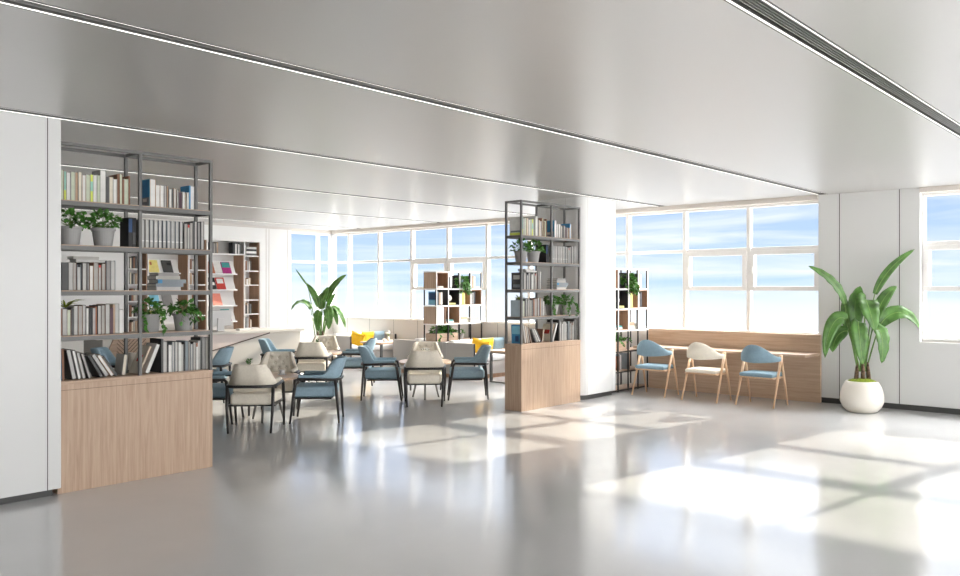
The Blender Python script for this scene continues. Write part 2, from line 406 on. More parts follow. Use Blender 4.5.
def row(X, y, z, specs, where, group, gap=.0015):
    """specs: (width, height, colour[, extra dict]); X = left start. returns the end x."""
    x = X
    for i, s in enumerate(specs):
        w, h, cn = s[:3]; kw = s[3] if len(s) > 3 else {}
        dy = kw.pop('dy', random.uniform(0, .012)); d = kw.pop('d', random.uniform(.15, .17))
        book(x + w/2, y + dy, z, w, h, d, cn, f"{cn} book, {ORD[i+1]} from left, {where}", group, **kw)
        x += w + gap
    return x
def ivy_mb(n, R, zc, rim, trail=0, seed=1, leaf=.035, flat=.75):
    rnd = random.Random(seed); b = MB()
    def lf(p, d, s):
        d = d.normalized(); side = d.cross(Vector((0, 0, 1)));
        side = side.normalized() if side.length > 1e-3 else Vector((1, 0, 0))
        roll = rnd.uniform(-.8, .8); up = side.cross(d); side = side*math.cos(roll) + up*math.sin(roll); up = side.cross(d)
        b.add([p, p + d*s*.35 + side*s*.5 + up*s*.08, p + d*s*.75 + side*s*.36 + up*s*.02, p + d*s*1.15 - up*s*.15, p + d*s*.75 - side*s*.36 + up*s*.02, p + d*s*.35 - side*s*.5 + up*s*.08, p + d*s*.5 - up*s*.04],
              [(0, 1, 6), (1, 2, 6), (2, 3, 6), (3, 4, 6), (4, 5, 6), (5, 0, 6)])
    for i in range(n):
        a = rnd.uniform(0, 2*PI); u = rnd.random()**.6; th = u*PI*.58
        r = R*rnd.uniform(.55, 1.0); n_ = Vector((math.sin(th)*math.cos(a), math.sin(th)*math.sin(a), math.cos(th)))
        p = Vector((n_.x*r, n_.y*r, zc + n_.z*r*flat))
        d = n_ + Vector((rnd.uniform(-.6, .6), rnd.uniform(-.6, .6), rnd.uniform(-.9, .2)))
        lf(p, d, leaf*rnd.uniform(.7, 1.3))
        if i % 5 == 0: b.mi(1).tube([(0, 0, zc-.03), tuple(p*.6 + Vector((0, 0, zc*.4))), tuple(p)], .0018, 4).mi(0)
    for t in range(trail):
        a = rnd.uniform(-.88*PI, -.12*PI); q = Vector((math.cos(a)*rim, math.sin(a)*rim, zc)); pts = [q]
        for k in range(rnd.randint(5, 11)):
            q = q + Vector((math.cos(a)*.022*(k < 3) + rnd.uniform(-.012, .012), math.sin(a)*.022*(k < 3) + rnd.uniform(-.01, .01), .006 if k == 0 else -.020)); pts.append(q)
            lf(q, Vector((rnd.uniform(-1, 1), rnd.uniform(-1, .3), -.6)), leaf*rnd.uniform(.7, 1.1))
        b.mi(1).tube([tuple(p) for p in pts], .0018, 4).mi(0)
    return b
def potted_ivy(x, y, z, label, group, trail=0, seed=1, s=1.0, n=120, R=.115):
    e = empty('potted_ivy', (x, y, z), 0, label, 'potted plant', group)
    MB().lathe([(.062*s, 0), (.064*s, .006), (.080*s, .118*s), (.088*s, .120*s), (.090*s, .138*s), (.083*s, .138*s), (.078*s, .122*s), (.06*s, .118*s)], 28).build('pot', M['pot'], e, smooth=False)
    MB().lathe([(.005, .124*s), (.079*s, .124*s)], 20).build('soil', M['soil'], e)
    ivy_mb(n, R*s, .165*s, .085*s, trail, seed, .036*s).build('foliage', [M['ivy'], M['stalk']], e)
    return e

def bez(p, n=14):
    out = []
    for i in range(n+1):
        t = i/n; q = [Vector(a) for a in p]
        while len(q) > 1: q = [a.lerp(b, t) for a, b in zip(q[:-1], q[1:])]
        out.append(q[0])
    return out
# ================================================================== TALL BOOKCASES
LV = [.865, 1.224, 1.58, 1.94, 2.29]; TOP = 2.742; BW = 1.325; BD = .28
def bookcase(x0, label):
    e = empty('tall_bookcase', (x0, 6.70, 0), 0, label, 'bookcase', 'tall open bookcases on oak plinth')
    q = .026
    bs = MB().box(0, BW, 0, BD, 0, .845)
    cab = bs.build('base_cabinet', M['oak'], e, bevel=.003)
    bx(-.004, BW+.004, -.004, BD+.004, .845, .868).build('base_top', M['oakX'], e, bevel=.002)
    MB().box(.02, BW-.02, -.0015, .002, .80, .803).build('cabinet_seam', M['chevd'], cab)
    for i, x in enumerate((0, BW/2-q/2, BW-q)):
        for j, y in enumerate((0, BD-q)): bx(x, x+q, y, y+q, .868, TOP-q).build('post', M['metal'], e, bevel=.002)
    MB().box(0, BW, 0, q, TOP-q, TOP).box(0, BW, BD-q, BD, TOP-q, TOP).box(0, q, q, BD-q, TOP-q, TOP).box(BW-q, BW, q, BD-q, TOP-q, TOP).box(BW/2-q/2, BW/2+q/2, q, BD-q, TOP-q, TOP).build('top_frame', M['metal'], e, bevel=.002)
    for z in LV[1:]:
        fr = MB().box(q, BW/2-q/2, .001, .02, z-.04, z-.006).box(BW/2+q/2, BW-q, .001, .02, z-.04, z-.006).box(q, BW/2-q/2, BD-.02, BD-.001, z-.04, z-.006).box(BW/2+q/2, BW-q, BD-.02, BD-.001, z-.04, z-.006)
        fr.box(.003, q-.003, q, BD-q, z-.04, z-.006).box(BW-q+.003, BW-.003, q, BD-q, z-.04, z-.006)
        fo = fr.build('shelf_frame', M['metal'], e)
        for a, b in ((q, BW/2-q/2), (BW/2+q/2, BW-q)): bx(a, b, .002, BD-.002, z-.012, z).build('shelf_board', M['oakX'], e)
    MB().box(.03, BW-.03, .03, BD-.03, .868, .872).build('base_liner', M['oakX'], e)
    return e

def fill(x0, case, sd):
    rnd = random.Random(sd); random.seed(sd)
    Y = 6.70 + .035; g = lambda s: f'books on the {case} bookcase {s}'
    L0 = x0 + .032; R0 = x0 + BW/2 + .022; LE = x0 + BW/2 - .02; RE = x0 + BW - .032
    # --- top shelf
    z = LV[4] + .001
    sp = [(.03, .235, 'pale green', {'art': [('white', 0, 1, 0, 1), ('lime', 0, 1, 0, .13), ('slate', 0, .9, .15, .25)], 'd': .19, 'dy': 0}), (.018, .225, 'mint', {'band': ('lime', (0, .35))}), (.03, .222, 'white'), (.034, .228, 'pale green'), (.02, .225, 'tan'), (.028, .232, 'cream'), (.03, .212, 'white'), (.036, .218, 'pale green'),
          (.02, .22, 'lime', {'band': ('mint', (.4, .75))}), (.028, .222, 'white'), (.022, .222, 'pale green'), (.048, .265, 'white'), (.02, .215, 'charcoal'), (.034, .218, 'cream'), (.032, .205, 'white'), (.016, .245, 'brown'), (.026, .25, 'pale green'), (.014, .205, 'brown'), (.034, .215, 'pale green'), (.014, .24, 'brown')]
    row(L0, Y, z, sp, f'top shelf, first bay, {case} bookcase', g('top shelf'))
    art = [('sky blue', 0, 1, .0, 1), ('blue', .06, .94, .34, .97), ('slate', .06, .94, .04, .34), ('white', .3, .7, .18, .30)]
    sp = [(.050, .235, 'white', {'art': art, 'd': .17, 'dy': 0}), (.042, .19, 'white'), (.036, .19, 'white'), (.022, .192, 'pale grey'), (.014, .188, 'tan'), (.024, .165, 'white'), (.022, .168, 'charcoal'), (.022, .175, 'white'), (.016, .165, 'pale grey'),
          (.034, .145, 'plum'), (.018, .15, 'white'), (.018, .145, 'cream'), (.020, .15, 'white'), (.014, .21, 'blue', {'dy': -.002}), (.04, .208, 'white', {'art': [('blue', 0, 1, 0, 1)]})]
    row(R0 + .075, Y, z, sp, f'top shelf, second bay, {case} bookcase', g('top shelf'))
    # --- second shelf
    z = LV[3] + .001
    potted_ivy(L0 + .11, Y + .09, z, f'grey pot of bushy ivy at the outer end of second shelf, {case} bookcase', f'ivy pots on the {case} bookcase', 0, sd+1, 1.08, 130, .13)
    potted_ivy(L0 + .375, Y + .09, z, f'grey pot of bushy ivy beside the centre post, second shelf, {case} bookcase', f'ivy pots on the {case} bookcase', 0, sd+2, 1.08, 130, .13)
    row(LE - .062, Y, z, [(.03, .245, 'black', {'band': ('navy', (.5, .95))}), (.03, .245, 'black', {'band': ('charcoal', (.1, .5))})], f'second shelf, first bay, {case} bookcase', g('second shelf'))
    sp = []
    for i in range(10): sp.append((.030, .237, 'pale grey', {'dy': .004, 'band': ('white', (.22, .26))}))
    x = row(R0, Y, z, sp, f'second shelf, second bay, {case} bookcase', g('second shelf'), .0085)
    x = row(x+.004, Y, z, [(.028, .225, 'warm grey'), (.022, .215, 'pale grey', {'band': ('red', (.88, 1.0))}), (.03, .235, 'warm grey'), (.018, .25, 'charcoal'), (.024, .25, 'pale grey'), (.03, .245, 'mid grey'), (.03, .25, 'pale grey')], f'second shelf, far end, {case} bookcase', g('second shelf'), .001)
    # --- third shelf
    z = LV[2] + .001
    art = [('charcoal', 0, 1, 0, 1), ('pale grey', .2, .8, .6, .85), ('slate', .15, .85, .12, .3)]
    sp = [(.05, .22, 'charcoal', {'art': art, 'd': .17, 'dy': 0}), (.034, .222, 'pale grey'), (.026, .222, 'warm grey'), (.03, .205, 'pale grey', {'band': ('black', (.9, 1))}), (.012, .22, 'black'), (.03, .222, 'pale grey'), (.02, .222, 'mid grey'), (.03, .2, 'white'), (.04, .225, 'warm grey'), (.022, .205, 'pale grey', {'band': ('red', (.9, 1))}), (.03, .22, 'warm grey'), (.01, .24, 'charcoal'), (.032, .243, 'mid grey'), (.036, .243, 'pale grey')]
    row(L0 + .015, Y, z, sp, f'third shelf, first bay, {case} bookcase', g('third shelf'))
    for k, (xx, w, zz, h, cn, wh) in enumerate([(L0+.24, .23, .2255, .022, 'pale grey', 'lying flat under another across the row'), (L0+.205, .20, .248, .022, 'warm grey', 'lying flat topmost across the row')]):
        book(xx, Y+.01, z+zz, w, h, .13, cn, f'{cn} book {wh}, third shelf, {case} bookcase', g('third shelf'), lying=True)
    zz = 0
    for k, (w, h, cn, dx) in enumerate([(.22, .028, 'pale grey', 0), (.25, .03, 'slate', .01), (.26, .034, 'slate', .03), (.22, .03, 'warm grey', -.005), (.19, .026, 'mid grey', .0)]):
        book(R0 + .25 + dx, Y + .01, z + zz, w, h, .17, cn, f"{cn} book lying {['lowest', 'second from bottom', 'third up', 'fourth up', 'topmost'][k]} in stack, third shelf, {case} bookcase", g('third shelf'), lying=True, band=('blue', (0, .16)) if k == 2 else None)
        zz += h + .0005
    # --- fourth shelf
    z = LV[1] + .001
    sp = [(.018, .215, 'brown', {'art': [('pale blue', 0, 1, 0, 1)], 'd': .17, 'dy': 0}), (.034, .212, 'pale grey'), (.03, .205, 'pale green'), (.02, .215, 'charcoal'), (.03, .235, 'pale grey'), (.034, .235, 'warm grey'), (.026, .24, 'pale grey'), (.022, .215, 'white'), (.026, .22, 'black'), (.018, .215, 'pale grey'), (.016, .225, 'rust'), (.03, .235, 'pale grey'), (.032, .238, 'warm grey'), (.034, .245, 'pale grey'), (.026, .215, 'plum'), (.016, .24, 'tan'), (.034, .245, 'pale grey'), (.032, .2, 'white')]
    row(L0, Y, z, sp, f'fourth shelf, first bay, {case} bookcase', g('fourth shelf'))
    ap = MB(); ra = random.Random(sd)
    for k in range(13):
        a = 2*PI*k/13 + ra.uniform(-.2, .2); ln = ra.uniform(.09, .15); up = ra.uniform(.03, .085); ca, sa = math.cos(a), math.sin(a)*.45
        pts = [(0, 0, .004), (ca*ln*.5, sa*ln*.5, up), (ca*ln, sa*ln, up*.8)]
        rg = [[(p[0]-sa*wd, p[1]+ca*wd, p[2]), (p[0], p[1], p[2]-wd*.5), (p[0]+sa*wd, p[1]-ca*wd, p[2])] for p, wd in zip(bez(pts, 6), (.010, .012, .012, .010, .008, .005, .001))]
        ap.loft(rg, closed=False)
    o = ap.build('air_plant', M['moss'], None, smooth=True, loc=(L0 + .075, Y + .085, z + .217))
    tag(o, f'yellow-green air plant resting on the books of fourth shelf, {case} bookcase', 'plant')
    potted_ivy(R0 + .11, Y + .07, z, f'grey pot with trailing ivy next to the centre post, fourth shelf, {case} bookcase', f'ivy pots on the {case} bookcase', 4, sd+3, 1.1, 95, .105)
    potted_ivy(R0 + .42, Y + .07, z, f'grey pot with trailing ivy towards the outer end, fourth shelf, {case} bookcase', f'ivy pots on the {case} bookcase', 5, sd+4, 1.1, 95, .105)
    # --- bottom shelf, leaning rows
    z = .873
    specs = [(.02, .245, 'brown', -.03, .03), (.034, .24, 'pale grey', -.20, .115), (.024, .235, 'white', -.21, .155), (.022, .22, 'pale grey', -.23, .190), (.022, .21, 'warm grey', -.30, .235), (.02, .205, 'charcoal', -.52, .33), (.03, .215, 'pale grey', -.56, .375), (.026, .21, 'white', -.58, .417), (.022, .2, 'charcoal', -.62, .452)]
    for k, (w, h, cn, t, dx) in enumerate(specs):
        book(L0 + dx, Y + .012, z + abs(math.sin(t))*w/2 + .001, w, h, .16, cn, f'{cn} leaning book, {ORD[k+1]} from outer end, lowest shelf, {case} bookcase', g('lowest shelf'), tilt=t, art=[('blue', 0, 1, 0, 1), ('sky blue', .08, .92, .5, .93), ('navy', .25, .6, .1, .4)] if k == 0 else None)
    book(R0 - .13, Y + .045, z + .001 + .006*.5, .03, .17, .14, 'cream', f'low cream book left of centre post, lowest shelf, {case} bookcase', g('lowest shelf'), tilt=.12)
    art = [('cream', 0, 1, 0, 1), ('red', .25, .7, .42, .66)]
    for k, (w, h, cn, t, dx, a) in enumerate([(.016, .25, 'cream', .42, -.012, art), (.03, .262, 'white', .40, .055, None)]):
        book(R0 + dx, Y + .012, z + math.sin(t)*w/2 + .001, w, h, .18, cn, [f'cream book with a red heart leaning beside the centre post, {case} bookcase', f'white book leaning onto the dark books, lowest shelf, {case} bookcase'][k], g('lowest shelf'), tilt=t, art=a)
    sp = [(.02, .29, 'charcoal', {'d': .2, 'art': [('black', 0, 1, 0, 1)]}), (.034, .27, 'pale grey'), (.012, .24, 'black'), (.03, .235, 'white'), (.024, .26, 'pale grey'), (.03, .262, 'pale grey'), (.026, .255, 'white'), (.024, .235, 'pale grey'), (.016, .25, 'black'), (.024, .262, 'slate'), (.018, .255, 'warm grey'), (.022, .235, 'pale grey'), (.03, .25, 'warm grey'), (.02, .24, 'white', {'band': ('rust', (.86, 1))}), (.022, .26, 'pale grey'), (.014, .285, 'charcoal'), (.03, .29, 'mid grey'), (.034, .285, 'warm grey')]
    row(R0 + .178, Y, z, sp, f'lowest shelf, second bay, {case} bookcase', g('lowest shelf'), .001)

bookcase(2.592, 'tall grey-framed bookcase on an oak base beside the white left wall block')
bookcase(8.316, 'tall dark-framed bookcase on an oak base against the white middle column')
fill(2.592, 'near', 11)
fill(8.316, 'middle', 31)

# ================================================================== LOW DIVIDER SHELVES
def divider(x0, y0, label, case, Wd=1.245):
    e = empty('divider_shelf', (x0, y0, 0), 0, label, 'shelf unit', 'divider shelves by the window')
    D = .33; q = .018; cw = (Wd - q)/4; Z = [.03, .31, .62, .945, 1.28, 1.59, 1.905]
    for i in range(5):
        bx(i*cw, i*cw+q, D-q, D, 0, 1.905).build('post', M['dark'], e)
        bx(i*cw, i*cw+q, 0, q, 0, .925).build('post', M['dark'], e)
        bx(i*cw, i*cw+q, .005, .03, .945, 1.885).build('post', M['dark'], e)
        bx(i*cw, i*cw+q, -.002, .0045, .945, 1.885).build('post_facing', M['white'], e)
    for k, z in enumerate(Z):
        m = M['white'] if k >= 3 else M['dark']
        bx(-.002, Wd+.002, -.003, D+.003, z-.02, z).build('shelf_board' if k >= 3 else 'shelf_rail', m, e)
        if k in (1, 2, 0): bx(q, Wd-q, .02, D-.02, z, z+.012).build('shelf_board', M['oakX'], e)
    def cube(ca, cb, ra, name='wood_cube', m='walnut', back=True, open_='both'):
        xa, xb, za, zb = ca*cw+q+.001, cb*cw-.001, Z[ra]+.001, Z[ra+1]-.021
        b = MB().box(xa, xa+.012, .01, D-.01, za, zb).box(xb-.012, xb, .01, D-.01, za, zb).box(xa+.012, xb-.012, .01, D-.01, za, za+.012).box(xa+.012, xb-.012, .01, D-.01, zb-.012, zb)
        if back: b.box(xa+.012, xb-.012, D-.03, D-.012, za+.012, zb-.012)
        return b.build(name, M[m], e)
    cube(0, 1, 5); cube(1.0, 2, 4, 'dark_cube', 'dark'); cube(3, 4, 4); cube(.72, 2, 3)
    cube(2, 3, 4, 'wood_cube', 'walnut', True)
    bx(-.001, .012, .01, D-.01, Z[5]+.001, Z[6]-.021).build('end_panel', M['oak'], e)
    bx(-.001, .012, .01, D-.01, Z[3]+.001, Z[4]-.021).build('end_panel', M['oak'], e)
    bx(.02, .70*cw, .02, D-.02, Z[3]+.001, Z[4]-.03).build('white_cube', M['white'], e)
    G = f'books on the {case} divider shelf'; lab = f'{case} divider shelf'
    def wx(x): return x0 + x
    def rw(x, r, specs, where): row(wx(x), y0 + .03, Z[r] + .0135 if r in (1, 4) else Z[r] + .001, specs, where + ', ' + lab, G)
    rw(cw + .05, 5, [(.03, .2, 'black'), (.03, .21, 'charcoal')], 'top row, second bay')
    rw(2*cw + .11, 5, [(.08, .25, 'black', {'dy': .12})], 'top row, behind the hanging plant')
    rw(3*cw + .03, 5, [(.05, .24, 'charcoal'), (.04, .24, 'tan'), (.05, .235, 'white')], 'top row, last bay')
    art = [('blue', 0, 1, 0, 1), ('navy', .05, .95, .4, .9), ('sky blue', .05, .95, .05, .35)]
    rw(.03, 4, [(.03, .24, 'blue', {'art': art, 'd': .2}), (.04, .24, 'charcoal'), (.04, .22, 'tan'), (.05, .23, 'white')], 'second row, first bay')
    rw(2*cw + .04, 4, [(.035, .22, 'mint'), (.035, .24, 'white'), (.03, .23, 'lime'), (.04, .22, 'lemon')], 'second row, third bay')
    rw(3*cw + .04, 4, [(.04, .24, 'charcoal'), (.045, .22, 'mid grey'), (.04, .24, 'black')], 'second row, last bay')
    for k, (xx, r, zz, w, h, cn) in enumerate([(1.30*cw, 3, .014, .2, .03, 'white'), (1.30*cw, 3, .045, .17, .025, 'teal'), (2.5*cw, 3, .001, .22, .06, 'cream'), (2.5*cw, 3, .062, .2, .05, 'tan'), (3.5*cw, 3, .001, .22, .05, 'cream'), (3.5*cw, 3, .052, .2, .04, 'warm grey'),
                                               (.5*cw, 5, .0145, .14, .03, 'white'), (1.5*cw, 4, .0135, .18, .03, 'lemon')]):
        book(wx(xx), y0 + .04, Z[r] + zz + .0005, w, h, .2, cn, f"{cn} book lying flat, {['', '', '', 'third row', 'second row', 'top row'][r]}, {ORD[min(4, int(xx/cw)+1)]} bay, {lab}", G, lying=True)
    if case == 'column':
        rw(cw*0 + .06, 1, [(.035, .24, 'slate'), (.03, .25, 'teal')], 'low row, first bay')
        rw(cw + .05, 1, [(.03, .22, 'rust'), (.03, .25, 'slate'), (.03, .24, 'white')], 'low row, second bay')
        rw(2*cw + .05, 1, [(.03, .25, 'slate'), (.03, .24, 'tan')], 'low row, third bay')
    # white round pot inside dark cube
    v = empty('globe_vase', (wx(1.5*cw), y0 + .14, Z[4] + .0745), 0, f'white globe vase on yellow books inside the dark cube, {lab}', 'vase')
    MB().lathe([(.03, 0), (.055, .025), (.062, .06), (.05, .095), (.03, .11), (.022, .112), (.02, .09)], 20).build('body', M['petal'], v, smooth=True)
    # hanging plant in the third bay of the top row
    p = empty('hanging_fern', (wx(2.45*cw), y0 + .07, Z[5] + .001), 0, f'green trailing plant spilling over the top rows of the {lab}', 'potted plant')
    MB().lathe([(.045, 0), (.06, .08), (.055, .085), (.05, .07)], 16).build('pot', M['pot'], p)
    ivy_mb(150, .12, .11, .06, 22, len(case) + 40, .05, 1.0).build('foliage', [M['ivy'], M['stalk']], p)
    # planter box across two bays
    t = empty('planter_box', (wx(.0), y0, Z[2] + .013), 0, f'oak planter box of leafy greens in the {lab}', 'planter')
    bx(q+.003, 2*cw-.02, .022, D-.03, 0, .135).build('box', M['oakX'], t, bevel=.003)
    bx(q+.015, 2*cw-.032, .032, D-.04, .135, .139).build('soil', M['soil'], t)
    b = MB()
    for k in range(6):
        g = ivy_mb(60, .10, .165, .07, 1, k*3 + 5, .05, .9); b.k = 0
        o = len(b.v); b.v += [(v[0] + .135 + k*.072, v[1] + .15, v[2]) for v in g.v]; b.f += [tuple(i+o for i in f) for f in g.f]; b.m += g.m
    b.build('foliage', [M['ivy'], M['stalk']], t)
    potted_ivy(wx(2.5*cw), y0 + .12, Z[2] + .0125, f'small potted succulent beside the planter box on the {lab}', 'succulents on the divider shelves', 0, 77, .75, 50, .1)
    return e
divider(10.62, 10.53, 'open white-and-wood divider shelf standing between the booth sofas by the window', 'booth')
divider(10.575, 6.85, 'open white-and-wood divider shelf half hidden behind the middle column', 'column', 1.19)

# ================================================================== WINDOW COUNTER AND ITS CHAIRS
wc = empty('window_counter', (11.3, 5.4, 0), 0, 'oak counter with back panel running under the window beside the pier', 'counter')
bx(.42, .475, -1.29, 1.42, 0, .945).build('back_panel', M['oakY'], wc, bevel=.003)
MB().prism([(-.08, -1.27), (-.08, 1.40), (.419, 1.40), (.419, -1.285), (.0, -1.285)], .66, .695).build('worktop', M['oakY'], wc, bevel=.003)
for y in (-.6, .5): bx(.05, .41, y-.012, y+.012, .62, .66).build('bracket', M['dark'], wc)

def window_chair(label):
    e = empty('dining_chair', (0, 0, 0), 0, label, 'chair', 'chairs at the window counter')
    for s in (-1, 1):
        ap = Vector((.03, s*.255, .655))
        MB().tube([(-.235, s*.265, 0), (-.11, s*.26, .31), tuple(ap)], [.011, .0165, .018], 10).build('leg', M['ash'], e, smooth=True)
        MB().tube([(.23, s*.265, 0), (.14, s*.262, .31), tuple(ap + Vector((.012, 0, -.02)))], [.011, .0165, .017], 10).build('leg', M['ash'], e, smooth=True)
        MB().box(.005, .06, s*.255-.017, s*.255+.017, .60, .695).build('arm_tip', M['ash'], e, bevel=.006, smooth=True)
    MB().box(-.19, .19, -.245, .245, .375, .398).build('seat_frame', M['ash'], e, bevel=.008, smooth=True)
    MB().box(-.205, .225, -.235, .235, .398, .452).build('seat', M['chairblue'], e, bevel=.024, seg=4, smooth=True)
    rings = []
    n = 36
    for i in range(n+1):
        t = -1 + 2*i/n; a = t*PI/2; at = abs(t)
        cx, cy = .03 - .27*math.cos(a)**.75 if math.cos(a) > 1e-6 else .03, .258*math.sin(a)
        nx, ny = -math.cos(a), math.sin(a); l = math.hypot(nx*.9, ny); nx, ny = nx*.9/l, ny/l
        hump = .5 + .5*math.cos(min(1, at/.86)*PI); top = .675 + .165*hump**.8; bot = .588 + .022*at
        th = .011
        lean = .05*hump*math.cos(a)
        def pt(o, z): k = (z-bot)/max(.001, (top-bot)); return (cx + nx*o - lean*k, cy + ny*o, z)
        rings.append([pt(th, bot+.006), pt(th+.002, (bot+top)/2), pt(th, top-.008), pt(0, top), pt(-th, top-.008), pt(-th, (bot+top)/2), pt(-th, bot+.006), pt(0, bot)])
    MB().loft(rings).build('backrest', M['chairblue'], e, smooth=True)
    return e
wlab = ['blue-upholstered ash chair at the window counter beside the divider shelf', 'cream-upholstered ash chair between the two blue chairs at window counter', 'blue-upholstered ash chair at the window counter closest to the potted plant']
wc1 = window_chair(wlab[0]); wc1.location = (10.975, 6.27, 0); wc1.rotation_euler.z = .05
wc2 = dup(wc1, (10.955, 5.435, 0), .01, wlab[1]); setmats(wc2, M['chairblue'], M['cream'])
wc3 = dup(wc1, (10.985, 4.635, 0), -.02, wlab[2])

# ================================================================== ARMCHAIRS AND TABLES
def shell_path(n=72):
    """centre line of the arm-back-arm shell from one arm tip to the other, with how far 'back' each sample is (0..1)."""
    r = .15; xa, xb, y = .19, -.235, .245
    L1 = xa - (xb + r); La = PI/2*r; Lb = 2*(y - r); T = 2*L1 + 2*La + Lb; out = []
    for i in range(n+1):
        s = T*i/n
        if s < L1: p = (xa - s, -y); nrm = (0, -1); bk = 0
        elif s < L1+La: a = (s-L1)/r; p = (xb + r - r*math.sin(a), -y + r - r*math.cos(a)); nrm = (-math.sin(a), -math.cos(a)); bk = a/(PI/2)
        elif s < L1+La+Lb: p = (xb, -y + r + (s-L1-La)); nrm = (-1, 0); bk = 1
        elif s < L1+2*La+Lb: a = (s-L1-La-Lb)/r; p = (xb + r - r*math.cos(a), y - r + r*math.sin(a)); nrm = (-math.cos(a), math.sin(a)); bk = 1 - a/(PI/2)
        else: p = (xb + r + (s-L1-2*La-Lb), y); nrm = (0, 1); bk = 0
        out.append((p, nrm, bk))
    return out
def armchair(label):
    e = empty('armchair', (0, 0, 0), 0, label, 'armchair', 'lounge armchairs around the tables')
    for s in (-1, 1):
        MB().tube([(-.285, s*.232, 0), (-.262, s*.25, .30), (-.243, s*.25, .515)], [.012, .0185, .0185], 10).build('leg', M['dark'], e, smooth=True)
        MB().tube([(.285, s*.275, 0), (.245, s*.282, .30), (.215, s*.278, .50), (.19, s*.276, .522)], [.012, .0185, .0185, .018], 10).build('leg', M['dark'], e, smooth=True)
    pts = [(.20, -.276, .524), (.0, -.276, .519), (-.15, -.268, .515), (-.243, -.25, .513), (-.283, -.17, .513), (-.292, 0, .513), (-.283, .17, .513), (-.243, .25, .513), (-.15, .268, .515), (0, .276, .519), (.20, .276, .524)]
    MB().tube(pts, .017, 8).build('arm_rail', M['dark'], e, smooth=True)
    MB().box(-.20, .24, -.265, .265, .285, .302).build('seat_rail', M['dark'], e, bevel=.005)
    MB().prism([(-.235, -.222), (.262, -.262), (.262, .262), (-.235, .222)], .302, .432).build('seat', M['blue'], e, bevel=.035, seg=4, smooth=True)
    rings = []
    for (p, nr, bk) in shell_path():
        k = bk*bk*(3-2*bk); q_ = min(1, max(0, (bk-.04)/.50)); top = .572 + .188*q_*q_*(3-2*q_)
        bot = .528 - .055*k; th = .026 + .008*k; rec = .10*k
        def pt(o, z):
            f = (z-bot)/(top-bot); q = (z-.53)*.38*k
            pinch = 1 - .22*min(1, q_*1.3)*max(0, f)*(abs(p[1])/.245)
            return (p[0] - q + nr[0]*o, (p[1] + nr[1]*o)*pinch, z)
        m_ = (top+bot)/2; rd = .012
        rings.append([pt(th-rd, bot), pt(th, bot+rd), pt(th, m_), pt(th-.004, top-rd), pt(th*.5, top), pt(-th*.5, top), pt(-th+.004, top-rd), pt(-th, m_), pt(-th, bot+rd), pt(-th+rd, bot)])
    bk_ = MB().loft(rings).build('backrest', M['blue'], e, smooth=True)
    # tufted inner pad
    b = MB(); nu, nv = 36, 20; btn = []
    for r_, zz in enumerate((.555, .62, .685)):
        for c_ in range(3 if r_ % 2 == 0 else 2): btn.append(((-.10 + .10*c_) if r_ % 2 == 0 else (-.05 + .10*c_), zz))
    g = []
    for j in range(nv+1):
        for i in range(nu+1):
            u = -1 + 2*i/nu; v = j/nv; z = .445 + v*.297; hw = .205 - .05*v; y = u*hw
            x = -.197 - (z-.53)*.38
            d = .024*(1 - abs(u)**6)*(1 - abs(2*v-1)**8)
            for by, bz in btn: d -= .026*math.exp(-((y-by)**2 + (z-bz)**2)/.00035)
            g.append((x + max(d, -.004), y, z))
    b.add(g, [(j*(nu+1)+i, j*(nu+1)+i+1, (j+1)*(nu+1)+i+1, (j+1)*(nu+1)+i) for j in range(nv) for i in range(nu)])
    for by, bz in btn: b.ball((-.188 - (bz-.53)*.38, by, bz), .010, 8, 5, (.6, 1, 1))
    b.build('tufted_pad', M['blue'], e, smooth=True)
    return e
TB = {'A': (5.72, 8.57), 'C': (8.42, 8.58), 'B': (8.42, 11.1), 'D': (5.72, 11.1)}
OFF = .437
CH = [('A', 1, -1, 'blue', 'blue armchair with its side to us, between the two cream-backed chairs in front'),
      ('A', -1, -1, 'cream', 'cream armchair seen from behind at the table closest to the near bookcase'),
      ('A', 1, 1, 'cream', 'tufted cream armchair facing us across the table by the near bookcase'),
      ('A', -1, 1, 'blue', 'blue armchair half hidden by the oak base of the near bookcase'),
      ('C', -1, -1, 'cream', 'cream armchair seen from behind, in front of a round table of white flowers'),
      ('C', 1, -1, 'blue', 'blue armchair in profile beside the oak base of the middle bookcase'),
      ('C', 1, 1, 'cream', 'tufted cream armchair facing us in front of the grey booth partition'),
      ('C', -1, 1, 'blue', 'blue armchair turned towards the white flower table, its back to our left'),
      ('B', -1, -1, 'cream', 'cream armchair seen from behind, further back in front of the tall leafy plant'),
      ('B', 1, -1, 'blue', 'blue armchair in front of the yellow cushion sofa, facing the reception desk'),
      ('B', 1, 1, 'cream', 'tufted cream armchair facing us just below the tall leafy plant by the window'),
      ('B', -1, 1, 'blue', 'tufted blue armchair right in front of the end of the reception desk'),
      ('D', -1, -1, 'cream', 'cream armchair glimpsed through the lowest shelf of the near bookcase'),
      ('D', 1, -1, 'blue', 'blue armchair in front of the diagonal line on the reception desk'),
      ('D', 1, 1, 'cream', 'cream armchair behind the near bookcase, backing onto the reception desk'),
      ('D', -1, 1, 'blue', 'tufted blue armchair seen through the lowest shelf before the chevron panel')]
proto = None
for t, sx, sy, colr, lab in CH:
    cx, cy = TB[t]; loc = (cx + sx*OFF, cy + sy*OFF, 0); rz = math.atan2(-sy, -sx)
    if proto is None: proto = armchair(lab); o = proto; o.location = loc; o.rotation_euler.z = rz
    else: o = dup(proto, loc, rz, lab)
    if colr == 'cream': setmats(o, M['blue'], M['cream'])
